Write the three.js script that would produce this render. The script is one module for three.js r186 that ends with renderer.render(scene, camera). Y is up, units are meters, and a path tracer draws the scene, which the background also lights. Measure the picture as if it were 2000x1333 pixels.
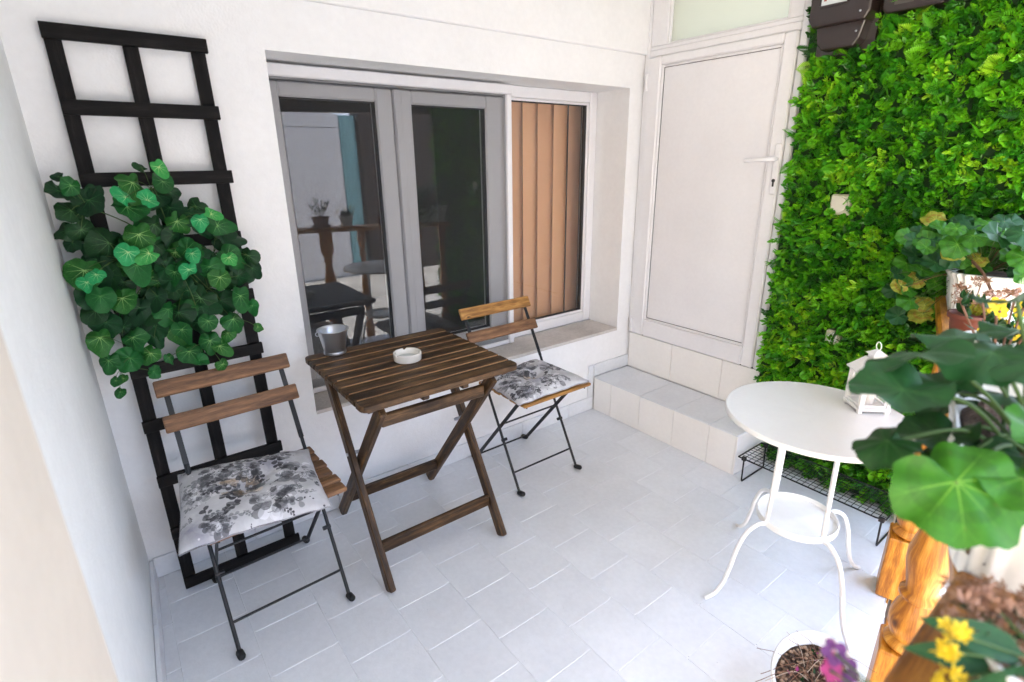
import * as THREE from 'three';
import { mergeGeometries, mergeVertices } from 'three/addons/utils/BufferGeometryUtils.js';
import { createNoise3D } from 'simplex-noise';

// ---------------------------------------------------------------- camera, sky, sun, exposure
const scene = new THREE.Scene();
const V = (x, y, z) => new THREE.Vector3(x, y, z);
const camera = new THREE.PerspectiveCamera(65.4, 1024 / 682, 0.02, 200);
camera.position.set(-0.5145, 1.3406, 1.9202);
camera.up.set(0.20296, 0.94721, -0.2482);
camera.lookAt(-0.5145 + 0.57286, 1.3406 - 0.32043, 1.9202 - 0.75442);
camera.focus = 1.95;
camera.userData.fStop = 3.2;

const renderer = new THREE.WebGLRenderer({ antialias: true });
renderer.setSize(1024, 682);
renderer.toneMapping = THREE.LinearToneMapping;
renderer.toneMappingExposure = 6.2;
renderer.shadowMap.enabled = true;

const sunDir = V(0.70, 0.80, 0.07).normalize();
{
  const w = 256, h = 128, d = new Float32Array(w * h * 4);
  for (let j = 0; j < h; j++) for (let i = 0; i < w; i++) {
    const el = ((j + 0.5) / h - 0.5) * Math.PI, s = Math.sin(el);
    const a = ((i + 0.5) / w) * 2 * Math.PI - Math.PI;
    const dir = V(Math.cos(el) * Math.cos(a), s, Math.cos(el) * Math.sin(a));
    const t = Math.pow(Math.max(0, s), 0.5), k = (j * w + i) * 4;
    const g = Math.pow(Math.max(0, dir.dot(sunDir)), 8) * 0.5;
    d[k] = 1.16 - 0.59 * t + g; d[k + 1] = 1.28 - 0.50 * t + g * 0.95; d[k + 2] = 1.50 - 0.30 * t + g * 0.85; d[k + 3] = 1;
  }
  const sky = new THREE.DataTexture(d, w, h, THREE.RGBAFormat, THREE.FloatType);
  sky.mapping = THREE.EquirectangularReflectionMapping;
  sky.magFilter = THREE.LinearFilter; sky.minFilter = THREE.LinearFilter; sky.needsUpdate = true;
  scene.background = sky; scene.environment = sky;
}
const sun = new THREE.DirectionalLight(new THREE.Color(1, 0.94, 0.84), 4.8);
sun.position.copy(sunDir).multiplyScalar(12); sun.target.position.set(0.6, 0.5, 0.8);
sun.castShadow = true; sun.shadow.mapSize.set(2048, 2048); sun.shadow.radius = 1.5;
Object.assign(sun.shadow.camera, { left: -6, right: 6, top: 6, bottom: -6, near: 1, far: 30 });
scene.add(sun, sun.target);

// ---------------------------------------------------------------- helpers
let seed = 7;
const reseed = (s) => { seed = s; };
const rnd = () => { seed = (seed + 0x6d2b79f5) | 0; let t = Math.imul(seed ^ (seed >>> 15), 1 | seed); t = (t + Math.imul(t ^ (t >>> 7), 61 | t)) ^ t; return ((t ^ (t >>> 14)) >>> 0) / 4294967296; };
const rr = (a, b) => a + (b - a) * rnd();
const n3 = createNoise3D(rnd);
const clamp = (v, a = 0, b = 1) => Math.min(b, Math.max(a, v));
const lerp = (a, b, t) => a + (b - a) * t;
const smooth = (a, b, v) => { const t = clamp((v - a) / (b - a)); return t * t * (3 - 2 * t); };
const lin = (r, g, b) => new THREE.Color().setRGB(r, g, b);

const taken = {};
function numbered(name) { const n = taken[name] = (taken[name] ?? -1) + 1; return n ? name + '_' + String(n).padStart(3, '0') : name; }
function tag(o, label, category, group, kind) { if (label) o.userData.label = label; if (category) o.userData.category = category; if (group) o.userData.group = group; if (kind) o.userData.kind = kind; return o; }
function thing(name, label, category, [x, y, z] = [0, 0, 0], turn = 0, group, kind) {
  const o = new THREE.Group(); o.name = numbered(name); o.position.set(x, y, z); o.rotation.y = turn; scene.add(o);
  return tag(o, label, category, group, kind);
}
function part(name, geo, mat, parent, label) {
  const m = new THREE.Mesh(Array.isArray(geo) ? merge(geo) : geo, mat); m.name = name; m.castShadow = m.receiveShadow = true; parent.add(m);
  if (label) m.userData.label = label;
  return m;
}
function merge(list) {
  return mergeGeometries(list.map((g) => {
    g = g.index ? g.toNonIndexed() : g;
    for (const k of Object.keys(g.attributes)) if (!['position', 'normal', 'uv'].includes(k)) g.deleteAttribute(k);
    return g;
  }));
}
function fromTris(P, uvs, N) {
  const g = new THREE.BufferGeometry();
  g.setAttribute('position', new THREE.Float32BufferAttribute(P, 3));
  g.setAttribute('uv', new THREE.Float32BufferAttribute(uvs, 2));
  if (N) g.setAttribute('normal', new THREE.Float32BufferAttribute(N, 3)); else g.computeVertexNormals();
  return g;
}
// chamfered box, uv in metres with u along the longest side
function cbox(sx, sy, sz, c = 0.002, x = 0, y = 0, z = 0, grain) {
  const h = [sx / 2, sy / 2, sz / 2], P = [], U = [], ou = rnd() * 7, ov = rnd() * 7;
  const long = grain ?? (sx >= sy && sx >= sz ? 0 : sy >= sz ? 1 : 2);
  const v = (s, full) => s.map((q, i) => q * (h[i] - (i === full ? 0 : c)));
  const tri = (a, b, d) => {
    const A = V(...a), B = V(...b), D = V(...d), n = B.clone().sub(A).cross(D.clone().sub(A));
    if (n.dot(A.clone().add(B).add(D)) < 0) { [b, d] = [d, b]; n.negate(); }
    const an = [Math.abs(n.x), Math.abs(n.y), Math.abs(n.z)], ax = an.indexOf(Math.max(...an));
    let [p, q] = [0, 1, 2].filter((k) => k !== ax);
    if (q === long) [p, q] = [q, p];
    for (const w of [a, b, d]) { P.push(w[0] + x, w[1] + y, w[2] + z); U.push(w[p] + ou + (p === long ? 0 : ax * 0.37), w[q] + ov); }
  };
  const quad = (a, b, d, e) => { tri(a, b, d); tri(a, d, e); };
  for (let a = 0; a < 3; a++) for (const s of [-1, 1]) {
    const [p, q] = [0, 1, 2].filter((k) => k !== a), mk = (i, j) => { const r = [0, 0, 0]; r[a] = s; r[p] = i; r[q] = j; return v(r, a); };
    quad(mk(-1, -1), mk(1, -1), mk(1, 1), mk(-1, 1));
  }
  for (let e = 0; e < 3; e++) { const [p, q] = [0, 1, 2].filter((k) => k !== e);
    for (const i of [-1, 1]) for (const j of [-1, 1]) { const mk = (s, f) => { const r = [0, 0, 0]; r[e] = s; r[p] = i; r[q] = j; return v(r, f); };
      quad(mk(-1, p), mk(1, p), mk(1, q), mk(-1, q)); } }
  for (const i of [-1, 1]) for (const j of [-1, 1]) for (const k of [-1, 1]) tri(v([i, j, k], 0), v([i, j, k], 1), v([i, j, k], 2));
  return fromTris(P, U);
}
const boxAt = (x0, x1, y0, y1, z0, z1, c = 0.002, grain) => cbox(x1 - x0, y1 - y0, z1 - z0, c, (x0 + x1) / 2, (y0 + y1) / 2, (z0 + z1) / 2, grain);
// a bar of section w (along side) x t between two points
function bar(a, b, w, t, c = 0.002, side = V(1, 0, 0)) {
  const d = b.clone().sub(a), L = d.length(); d.normalize();
  const s = side.clone().addScaledVector(d, -side.dot(d)).normalize(), u = d.clone().cross(s);
  const g = cbox(L, w, t, c);
  return g.applyMatrix4(new THREE.Matrix4().makeBasis(d, s, u).setPosition(a.clone().add(b).multiplyScalar(0.5)));
}
function tube(pts, r, seg = 24, rad = 8, straight = false) {
  const ps = pts.map((p) => (p.isVector3 ? p : V(...p)));
  let curve;
  if (straight || ps.length === 2) { curve = new THREE.CurvePath(); for (let i = 0; i + 1 < ps.length; i++) curve.add(new THREE.LineCurve3(ps[i], ps[i + 1])); }
  else curve = new THREE.CatmullRomCurve3(ps, false, 'centripetal');
  const g = new THREE.TubeGeometry(curve, seg, r, rad, false);
  const caps = [0, 1].map((e) => { const s = new THREE.SphereGeometry(r, rad, 4); const p = ps[e ? ps.length - 1 : 0]; return s.translate(p.x, p.y, p.z); });
  return merge([g, ...caps]);
}
const woodLathe = (prof, seg) => { const g = lathe(prof, seg), u = g.attributes.uv, p = g.attributes.position; for (let i = 0; i < u.count; i++) { const a = u.getX(i); u.setXY(i, p.getY(i) + 0.31, 0.16 * Math.abs(2 * a - 1)); } return g; };
const lathe = (prof, seg = 28) => new THREE.LatheGeometry(prof.map(([r, y]) => new THREE.Vector2(r, y)), seg);
function tileGeo(poly, t, bev, ragged = null) {     // poly [[x,z]...] -> slab from -t to 0, bevelled top edge
  let pts = poly;
  const n = pts.length, cx = pts.reduce((s, p) => s + p[0], 0) / n, cz = pts.reduce((s, p) => s + p[1], 0) / n;
  const inset = pts.map(([x, z]) => { const L = Math.hypot(cx - x, cz - z) || 1, k = Math.min(0.6, (bev * 1.4) / L); return [x + (cx - x) * k, z + (cz - z) * k]; });
  const P = [], U = [], ou = rnd() * 5, ov = rnd() * 5;
  const put = (...vs) => { const [a, b, c] = vs.map((q) => V(...q)); const nrm = b.clone().sub(a).cross(c.clone().sub(a)); const out = a.clone().add(b).add(c).divideScalar(3).sub(V(cx, -t / 2, cz));
    if (nrm.dot(out) < 0) vs = [vs[0], vs[2], vs[1]]; for (const q of vs) { P.push(...q); U.push(q[0] + ou, q[2] + q[1] + ov); } };
  for (let i = 0; i < n; i++) { const j = (i + 1) % n, a = pts[i], b = pts[j], ia = inset[i], ib = inset[j];
    put([cx, 0, cz], [ia[0], 0, ia[1]], [ib[0], 0, ib[1]]);
    put([ia[0], 0, ia[1]], [a[0], -bev * 0.6, a[1]], [b[0], -bev * 0.6, b[1]]); put([ia[0], 0, ia[1]], [b[0], -bev * 0.6, b[1]], [ib[0], 0, ib[1]]);
    put([a[0], -bev * 0.6, a[1]], [a[0], -t, a[1]], [b[0], -t, b[1]]); put([a[0], -bev * 0.6, a[1]], [b[0], -t, b[1]], [b[0], -bev * 0.6, b[1]]); }
  return fromTris(P, U);
}
function prism(poly, y0, y1) {  // poly [[x,z]], closed prism
  const s = new THREE.Shape(poly.map(([x, z]) => new THREE.Vector2(x, -z)));
  const g = new THREE.ExtrudeGeometry(s, { depth: y1 - y0, bevelEnabled: false }); g.rotateX(-Math.PI / 2); g.translate(0, y0, 0); return g;
}

// ---------------------------------------------------------------- textures
function field(w, h, fn, srgb = true) {
  const d = new Uint8Array(w * h * 4);
  for (let j = 0; j < h; j++) for (let i = 0; i < w; i++) { const c = fn(i / w, j / h), k = (j * w + i) * 4; d[k] = clamp(c[0], 0, 255); d[k + 1] = clamp(c[1], 0, 255); d[k + 2] = clamp(c[2], 0, 255); d[k + 3] = 255; }
  const t = new THREE.DataTexture(d, w, h, THREE.RGBAFormat); t.wrapS = t.wrapT = THREE.RepeatWrapping; t.magFilter = THREE.LinearFilter; t.minFilter = THREE.LinearMipmapLinearFilter; t.generateMipmaps = true;
  if (srgb) t.colorSpace = THREE.SRGBColorSpace; t.needsUpdate = true; return t;
}
// tileable noise on a torus-like loop is costly; mirror repeats hide the seams instead
const mir = (t, ru, rv) => { t.wrapS = t.wrapT = THREE.MirroredRepeatWrapping; t.repeat.set(ru, rv); return t; };
const fbm = (x, y, z, o = 4) => { let s = 0, a = 0.5; for (let i = 0; i < o; i++) { s += a * n3(x, y, z + i * 9); x *= 2.07; y *= 2.07; a *= 0.5; } return s; };
function woodTex(dark, mid, light, z, knots = 0) {
  const kn = []; for (let i = 0; i < knots; i++) kn.push([rnd(), rnd(), rr(0.02, 0.05)]);
  const mk = (u, v) => {
    const wob = 0.05 * fbm(u * 1.5, v * 3, z, 3);
    let q = (v + wob) * 9, kk = 0;
    for (const [ku, kv, kr] of kn) { const d = Math.hypot((u - ku) * 1.6, v - kv) / kr; q += 1.1 * Math.exp(-d * d * 0.35); kk = Math.max(kk, Math.exp(-d * d * 1.8)); }
    const ring = 0.5 + 0.5 * Math.sin(q * 6.28 + 2.4 * fbm(u * 2, v * 7, z + 3, 3));
    const fib = fbm(u * 10, v * 130, z + 5, 3), blotch = fbm(u * 2.5, v * 5, z + 8, 3), pore = smooth(0.42, 0.6, fbm(u * 16, v * 220, z + 12, 2));
    return [clamp(0.42 + 0.30 * (ring - 0.5) + 0.42 * fib + 0.45 * blotch - 0.55 * kk - 0.35 * pore), kk];
  };
  const c = field(1024, 512, (u, v) => { const [t, kk] = mk(u, v); const k = t < 0.5 ? [0, 1, 2].map((i) => lerp(dark[i], mid[i], t * 2)) : [0, 1, 2].map((i) => lerp(mid[i], light[i], t * 2 - 1)); return k.map((x) => x * (1 - 0.4 * kk)); });
  return mir(c, 2, 4);
}
const woodBump = mir(field(512, 512, (u, v) => { const f = 128 + 90 * fbm(u * 8, v * 100, 41, 3) - 70 * smooth(0.4, 0.6, fbm(u * 12, v * 160, 44, 2)); return [f, f, f]; }, false), 2, 4);
const plasterBump = mir(field(512, 512, (u, v) => { const f = 128 + 60 * fbm(u * 6, v * 6, 51, 3) + 70 * fbm(u * 60, v * 60, 53, 3); return [f, f, f]; }, false), 1.6, 1.6);
function paintTex(base, amp, z, specks = 0, rep = 1, stain = null) {
  return mir(field(1024, 1024, (u, v) => {
    const a = fbm(u * 3, v * 3, z, 4) * amp, b = fbm(u * 40, v * 40, z + 4, 3) * amp * 0.6;
    let sp = smooth(0.62, 0.72, fbm(u * 90, v * 90, z + 7, 2)) * smooth(0.05, 0.35, fbm(u * 4, v * 4, z + 9, 2)) * specks;
    let st = stain ? smooth(0.28, 0.55, fbm(u * 5, v * 5, z + 15, 4)) : 0;
    return base.map((q, i) => lerp(q + a + b - sp * 90, stain ? stain[i] : q, st * 0.6));
  }), rep, rep);
}
const M = {};
const mat = (o) => new THREE.MeshStandardMaterial(o);
M.wall = mat({ map: paintTex([236, 236, 236], 5, 61, 0.25, 0.7), bumpMap: plasterBump, bumpScale: 0.0013, roughness: 0.85 });
M.wallCool = mat({ map: paintTex([232, 235, 235], 6, 62, 0.2, 0.7), bumpMap: plasterBump, bumpScale: 0.0015, roughness: 0.8 });
M.wallCream = mat({ map: paintTex([206, 198, 186], 6, 63, 0.1, 0.7), bumpMap: plasterBump, bumpScale: 0.0014, roughness: 0.85 });
const floorMap = paintTex([223, 225, 228], 8, 64, 1.5, 0.9);
M.tiles = [0, 1, 2, 3].map((i) => mat({ map: floorMap, color: lin(1 - i * 0.006, 1 - i * 0.006, 1 - i * 0.005), roughness: 0.42 + i * 0.03, bumpMap: plasterBump, bumpScale: 0.0007 }));
M.grout = mat({ color: lin(0.78, 0.79, 0.8), roughness: 0.7, bumpMap: plasterBump, bumpScale: 0.001 });
M.stepTile = [0, 1, 2].map((i) => mat({ map: paintTex([240, 238, 235], 4, 70 + i, 0.25, 0.9), roughness: 0.45 + 0.04 * i, bumpMap: plasterBump, bumpScale: 0.0006 }));
M.upvc = mat({ map: paintTex([232, 231, 233], 4, 66, 0.1, 1), roughness: 0.32 });
M.sill = mat({ map: paintTex([196, 190, 184], 22, 67, 1, 1.3), roughness: 0.75, bumpMap: plasterBump, bumpScale: 0.002 });
M.gasket = mat({ color: lin(0.02, 0.02, 0.022), roughness: 0.6 });
M.glass = new THREE.MeshPhysicalMaterial({ color: 0xffffff, transmission: 1, thickness: 0, roughness: 0.0, ior: 1.9 });
M.glassPlain = new THREE.MeshPhysicalMaterial({ color: 0xffffff, transmission: 1, thickness: 0, roughness: 0.0, ior: 1.55 });
M.frost = new THREE.MeshPhysicalMaterial({ color: lin(0.62, 0.63, 0.56), transmission: 0.75, thickness: 0, roughness: 0.95, ior: 1.5 });
M.mesh = mat({ color: lin(0.05, 0.055, 0.06), roughness: 0.8, transparent: true, opacity: 0.2, side: THREE.DoubleSide });
M.blind = [lin(0.80, 0.36, 0.14), lin(0.60, 0.32, 0.16), lin(0.66, 0.36, 0.18), lin(0.48, 0.27, 0.16)].map((color) => mat({ color, roughness: 0.75, side: THREE.DoubleSide, bumpMap: woodBump, bumpScale: 0.0006 }));  // bright and duller slat tones, shading of the turned slats put into colour
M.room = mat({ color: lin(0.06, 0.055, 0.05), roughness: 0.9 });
M.table = [0, 1, 2].map((i) => new THREE.MeshPhysicalMaterial({ specularIntensity: 0.6, map: woodTex([36, 24, 14], [80, 58, 36], [140, 106, 68], 80 + i * 17, i), roughness: 0.5, bumpMap: woodBump, bumpScale: 0.0009, color: [lin(1, 1, 1), lin(0.75, 0.74, 0.72), lin(1.0, 0.99, 0.93)][i] }));
M.slat = [0, 1].map((i) => mat({ map: woodTex([74, 48, 28], [120, 84, 54], [164, 122, 84], 140 + i * 13, i), roughness: 0.55, bumpMap: woodBump, bumpScale: 0.0008 }));
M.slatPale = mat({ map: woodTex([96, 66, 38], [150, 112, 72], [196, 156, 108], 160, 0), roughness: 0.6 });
M.slatGold = mat({ map: woodTex([110, 72, 30], [172, 124, 62], [206, 160, 92], 170, 2), roughness: 0.5, bumpMap: woodBump, bumpScale: 0.0008 });
M.black = [0, 1, 2].map((i) => new THREE.MeshPhysicalMaterial({ specularIntensity: 0.35, map: woodTex([7, 6, 6], [20, 18, 18], [48, 43, 41], 190 + 7 * i, 2), roughness: 0.6, bumpMap: woodBump, bumpScale: 0.0012 }));
M.rail = [0, 1].map((i) => mat({ map: woodTex([140, 80, 20], [200, 132, 40], [230, 176, 84], 220 + 9 * i, 1), roughness: 0.35, bumpMap: woodBump, bumpScale: 0.0008 }));
M.steel = mat({ color: lin(0.010, 0.011, 0.013), roughness: 0.42, metalness: 0.2 });
M.board = mat({ map: woodTex([80, 46, 14], [134, 84, 26], [170, 116, 46], 245, 1), roughness: 0.45, bumpMap: woodBump, bumpScale: 0.0008 });  // darker copy of the rail wood, shade put into the colour
M.rubber = mat({ color: lin(0.012, 0.012, 0.012), roughness: 0.7 });
M.zinc = mat({ color: lin(0.55, 0.57, 0.6), metalness: 1, roughness: 0.33, bumpMap: plasterBump, bumpScale: 0.0006 });
M.whiteMetal = mat({ map: paintTex([238, 238, 236], 3, 68, 0.1, 2), roughness: 0.35 });
M.ceramic = new THREE.MeshPhysicalMaterial({ color: lin(0.8, 0.77, 0.7), roughness: 0.2, clearcoat: 0.6 });
M.ash = mat({ color: lin(0.55, 0.56, 0.53), roughness: 0.9 });
M.planter = mat({ map: paintTex([236, 235, 230], 5, 69, 0.4, 2), roughness: 0.4 });
M.terracotta = mat({ color: lin(0.16, 0.04, 0.022), roughness: 0.55 });
M.soil = mat({ map: paintTex([74, 54, 40], 60, 71, 0, 6), roughness: 1, bumpMap: plasterBump, bumpScale: 0.01 });
M.bakelite = new THREE.MeshPhysicalMaterial({ color: lin(0.022, 0.013, 0.011), roughness: 0.3, clearcoat: 0.5, clearcoatRoughness: 0.25 });
M.switch = mat({ color: lin(0.62, 0.58, 0.48), roughness: 0.4 });
M.concrete = mat({ map: paintTex([150, 148, 144], 24, 72, 1, 1), roughness: 0.95, bumpMap: plasterBump, bumpScale: 0.006 });
M.paving = mat({ map: paintTex([176, 170, 162], 24, 73, 1, 0.4), roughness: 0.95 });
M.house = mat({ map: paintTex([214, 208, 204], 12, 74, 0.5, 0.3), roughness: 0.9 });
M.bounceHouse = mat({ map: paintTex([236, 222, 200], 10, 75, 0.5, 0.3), roughness: 0.9 });
M.teal = mat({ color: lin(0.20, 0.38, 0.38), roughness: 0.6 });
M.darkWood = mat({ map: woodTex([30, 20, 14], [58, 40, 28], [82, 58, 40], 250), roughness: 0.7 });
M.stem = mat({ color: lin(0.05, 0.10, 0.02), roughness: 0.7 });
M.stemDry = mat({ color: lin(0.20, 0.10, 0.06), roughness: 0.9 });

// leaf prints: pale veins radiating from the stalk
function leafTex(base, tip, vein, veinW, zone) {
  const c = document.createElement('canvas'); c.width = c.height = 256; const g = c.getContext('2d');
  const rgb = (q) => `rgb(${q.map((v) => Math.round(v)).join(',')})`;
  g.fillStyle = rgb(base); g.fillRect(0, 0, 256, 256);
  for (let i = 0; i < 900; i++) { const k = rnd(); g.fillStyle = `rgba(${base.map((b, q) => Math.round(lerp(b, tip[q], k))).join(',')},0.25)`; g.beginPath(); g.arc(rnd() * 256, rnd() * 256, rr(3, 12), 0, 7); g.fill(); }
  if (zone) { g.strokeStyle = zone; g.lineWidth = 22; g.beginPath(); g.arc(128, 128, 66, 0, 7); g.stroke(); }
  g.lineCap = 'round';
  for (let k = 0; k < 7; k++) { const a = (k - 3) * 0.62 + Math.PI / 2, L = 118;
    for (let s = 0; s < 10; s++) { const t0 = s / 10, t1 = (s + 1) / 10; g.strokeStyle = `rgba(${vein.join(',')},${0.95 - 0.75 * t0})`; g.lineWidth = veinW * (1 - 0.8 * t0);
      g.beginPath(); g.moveTo(128 + Math.cos(a) * L * t0, 128 - Math.sin(a) * L * t0); g.lineTo(128 + Math.cos(a) * L * t1, 128 - Math.sin(a) * L * t1); g.stroke(); }
    for (const sgn of [-1, 1]) for (const t of [0.45, 0.68]) { const b = a + sgn * 0.55; g.strokeStyle = `rgba(${vein.join(',')},0.35)`; g.lineWidth = veinW * 0.35;
      g.beginPath(); g.moveTo(128 + Math.cos(a) * L * t, 128 - Math.sin(a) * L * t); g.lineTo(128 + Math.cos(a) * L * t + Math.cos(b) * 34, 128 - Math.sin(a) * L * t - Math.sin(b) * 34); g.stroke(); } }
  for (let i = 0; i < 420; i++) { const x = rnd() * 256, y = rnd() * 256, a = Math.atan2(y - 128, x - 128) + rr(-0.9, 0.9), l = rr(4, 13); g.strokeStyle = `rgba(${vein.join(',')},0.13)`; g.lineWidth = 1; g.beginPath(); g.moveTo(x, y); g.lineTo(x + Math.cos(a) * l, y + Math.sin(a) * l); g.stroke(); }
  for (let i = 0; i < 9; i++) { const a = rnd() * 6.28, k = rr(60, 118); g.fillStyle = `rgba(110,84,40,${rr(0.1, 0.4)})`; g.beginPath(); g.ellipse(128 + Math.cos(a) * k, 128 + Math.sin(a) * k, rr(1, 5), rr(1, 3), a, 0, 7); g.fill(); }
  const t = new THREE.CanvasTexture(c); t.colorSpace = THREE.SRGBColorSpace; return t;
}
const leafMat = (map, o = {}) => new THREE.MeshPhysicalMaterial({ map, bumpMap: map, bumpScale: 0.0012, roughness: 0.55, transmission: 0.2, thickness: 0, specularIntensity: 0.55, side: THREE.DoubleSide, ...o });
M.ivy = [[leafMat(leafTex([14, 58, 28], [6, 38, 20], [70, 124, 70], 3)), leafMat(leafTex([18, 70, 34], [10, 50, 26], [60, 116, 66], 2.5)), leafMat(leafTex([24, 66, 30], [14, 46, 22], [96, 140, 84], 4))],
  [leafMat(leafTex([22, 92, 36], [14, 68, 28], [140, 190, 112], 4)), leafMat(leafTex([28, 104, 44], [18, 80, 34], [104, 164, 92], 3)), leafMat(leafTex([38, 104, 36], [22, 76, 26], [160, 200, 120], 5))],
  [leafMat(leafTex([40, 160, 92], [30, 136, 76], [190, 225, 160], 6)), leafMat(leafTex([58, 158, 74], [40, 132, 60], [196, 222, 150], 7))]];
M.ger = [leafMat(leafTex([52, 112, 16], [36, 92, 14], [112, 160, 56], 3, 'rgba(30,74,14,0.3)')), leafMat(leafTex([30, 78, 36], [20, 60, 32], [70, 116, 62], 2.5)), leafMat(leafTex([24, 66, 20], [14, 46, 14], [58, 104, 40], 2.5)), leafMat(leafTex([150, 160, 50], [120, 110, 40], [190, 190, 100], 4, 'rgba(150,80,40,0.4)'))];

// fabric print of the cushions: grey watercolour flowers
function floral(s) {
  reseed(s);
  const S = 1024, c = document.createElement('canvas'); c.width = c.height = S; const g = c.getContext('2d');
  g.fillStyle = '#bfbec1'; g.fillRect(0, 0, S, S);
  for (let i = 0; i < 7; i++) { const x = rnd() * S, y = rnd() * S; for (let k = 0; k < 30; k++) { g.fillStyle = `rgba(110,112,118,0.05)`; g.beginPath(); g.ellipse(x + rr(-110, 110), y + rr(-70, 70), rr(40, 120), rr(20, 60), rnd() * 3, 0, 7); g.fill(); } }
  for (let i = 0; i < 260; i++) { g.fillStyle = `rgba(${rnd() < 0.5 ? '236,232,230' : '170,172,178'},0.10)`; g.beginPath(); g.ellipse(rnd() * S, rnd() * S, rr(30, 110), rr(20, 70), rnd() * 3, 0, 7); g.fill(); }
  const petal = (x, y, r, a, col) => { g.save(); g.translate(x, y); g.rotate(a); g.fillStyle = col; g.beginPath(); g.moveTo(0, 0); g.bezierCurveTo(r * 0.5, -r * 0.6, r * 1.1, -r * 0.35, r, 0); g.bezierCurveTo(r * 1.1, r * 0.35, r * 0.5, r * 0.6, 0, 0); g.fill(); g.restore(); };
  const flower = (x, y, r, warm) => {
    for (let k = 0; k < 46; k++) { const a = rnd() * 6.28, d = r * 0.55 * Math.sqrt(rnd()), t = rnd(); const v = Math.round(t < 0.45 ? rr(40, 95) : t < 0.75 ? rr(120, 175) : rr(215, 245));
      petal(x + Math.cos(a) * d, y + Math.sin(a) * d, r * rr(0.25, 0.6), a + rr(-0.7, 0.7), warm && t > 0.45 ? `rgba(${v},${v - 22},${v - 44},0.5)` : `rgba(${v},${v},${v + 4},0.5)`); }
    for (let k = 0; k < 70; k++) { const a = rnd() * 6.28, d = r * rr(0.1, 0.95); g.strokeStyle = `rgba(30,30,34,${rr(0.25, 0.7)})`; g.lineWidth = rr(1, 4); g.beginPath(); g.arc(x + Math.cos(a) * d * 0.6, y + Math.sin(a) * d * 0.6, r * rr(0.08, 0.3), a, a + rr(0.6, 1.8)); g.stroke(); }
  };
  const sprig = (x, y, L, a, dark) => { g.strokeStyle = 'rgba(50,50,54,0.8)'; g.lineWidth = 3; g.beginPath(); g.moveTo(x, y); g.quadraticCurveTo(x + Math.cos(a + 0.4) * L * 0.5, y + Math.sin(a + 0.4) * L * 0.5, x + Math.cos(a) * L, y + Math.sin(a) * L); g.stroke();
    for (let k = 0; k < 7; k++) { const t = (k + 1) / 7, s2 = k % 2 ? 1 : -1; petal(x + Math.cos(a) * L * t, y + Math.sin(a) * L * t, L * rr(0.2, 0.32), a + s2 * rr(0.5, 1), dark ? `rgba(34,34,38,${rr(0.5, 0.85)})` : `rgba(90,92,96,${rr(0.4, 0.7)})`); } };
  for (let i = 0; i < 8; i++) { const x = [0.22, 0.62, 0.42, 0.85, 0.3, 0.7, 0.15, 0.5][i] * S + rr(-40, 40), y = [0.12, 0.16, 0.48, 0.5, 0.8, 0.85, 0.5, 0.7][i] * S + rr(-40, 40); for (let k = 0; k < 4; k++) sprig(x, y, rr(120, 220), rnd() * 6.28, rnd() < 0.5); flower(x, y, rr(120, 190), i === 2); }
  for (let i = 0; i < 34; i++) sprig(rnd() * S, rnd() * S, rr(50, 120), rnd() * 6.28, rnd() < 0.45);
  for (let i = 0; i < 60; i++) { g.fillStyle = `rgba(${rnd() < 0.5 ? '40,38,44' : '240,238,238'},0.7)`; g.beginPath(); g.arc(rnd() * S, rnd() * S, rr(3, 9), 0, 7); g.fill(); }
  const t = new THREE.CanvasTexture(c); t.colorSpace = THREE.SRGBColorSpace; t.wrapS = t.wrapT = THREE.RepeatWrapping; return t;
}
const weave = field(256, 256, (u, v) => { const f = 128 + 50 * Math.sin(u * 6.2832 * 32) * Math.sin(v * 6.2832 * 32) + 30 * fbm(u * 20, v * 20, 300, 2); return [f, f, f]; }, false);
weave.repeat.set(3, 3);
M.fabric = [11, 29].map((s) => mat({ map: floral(s), roughness: 0.85, bumpMap: weave, bumpScale: 0.0004 }));

// ================================================================ THE PLACE
const XL = -0.612, XS = 1.5066, XD = 1.7908, HS = 0.1976, ZS = 0.8784, WX = 1.688, WY0 = 0.442, WY1 = 1.6746;
const TH = Math.atan(0.29), EO = [1.243, 1.573];
const edge = (x, n = 0) => EO[1] - 0.29 * (x - EO[0]) + n / Math.cos(TH);       // floor edge, moved out by n
reseed(101);

// ---- ground outside
tag(part('ground', boxAt(-14, 16, -0.9, -0.6, -6, 16, 0.001), M.paving, scene), null, null, null, 'structure');

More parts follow.
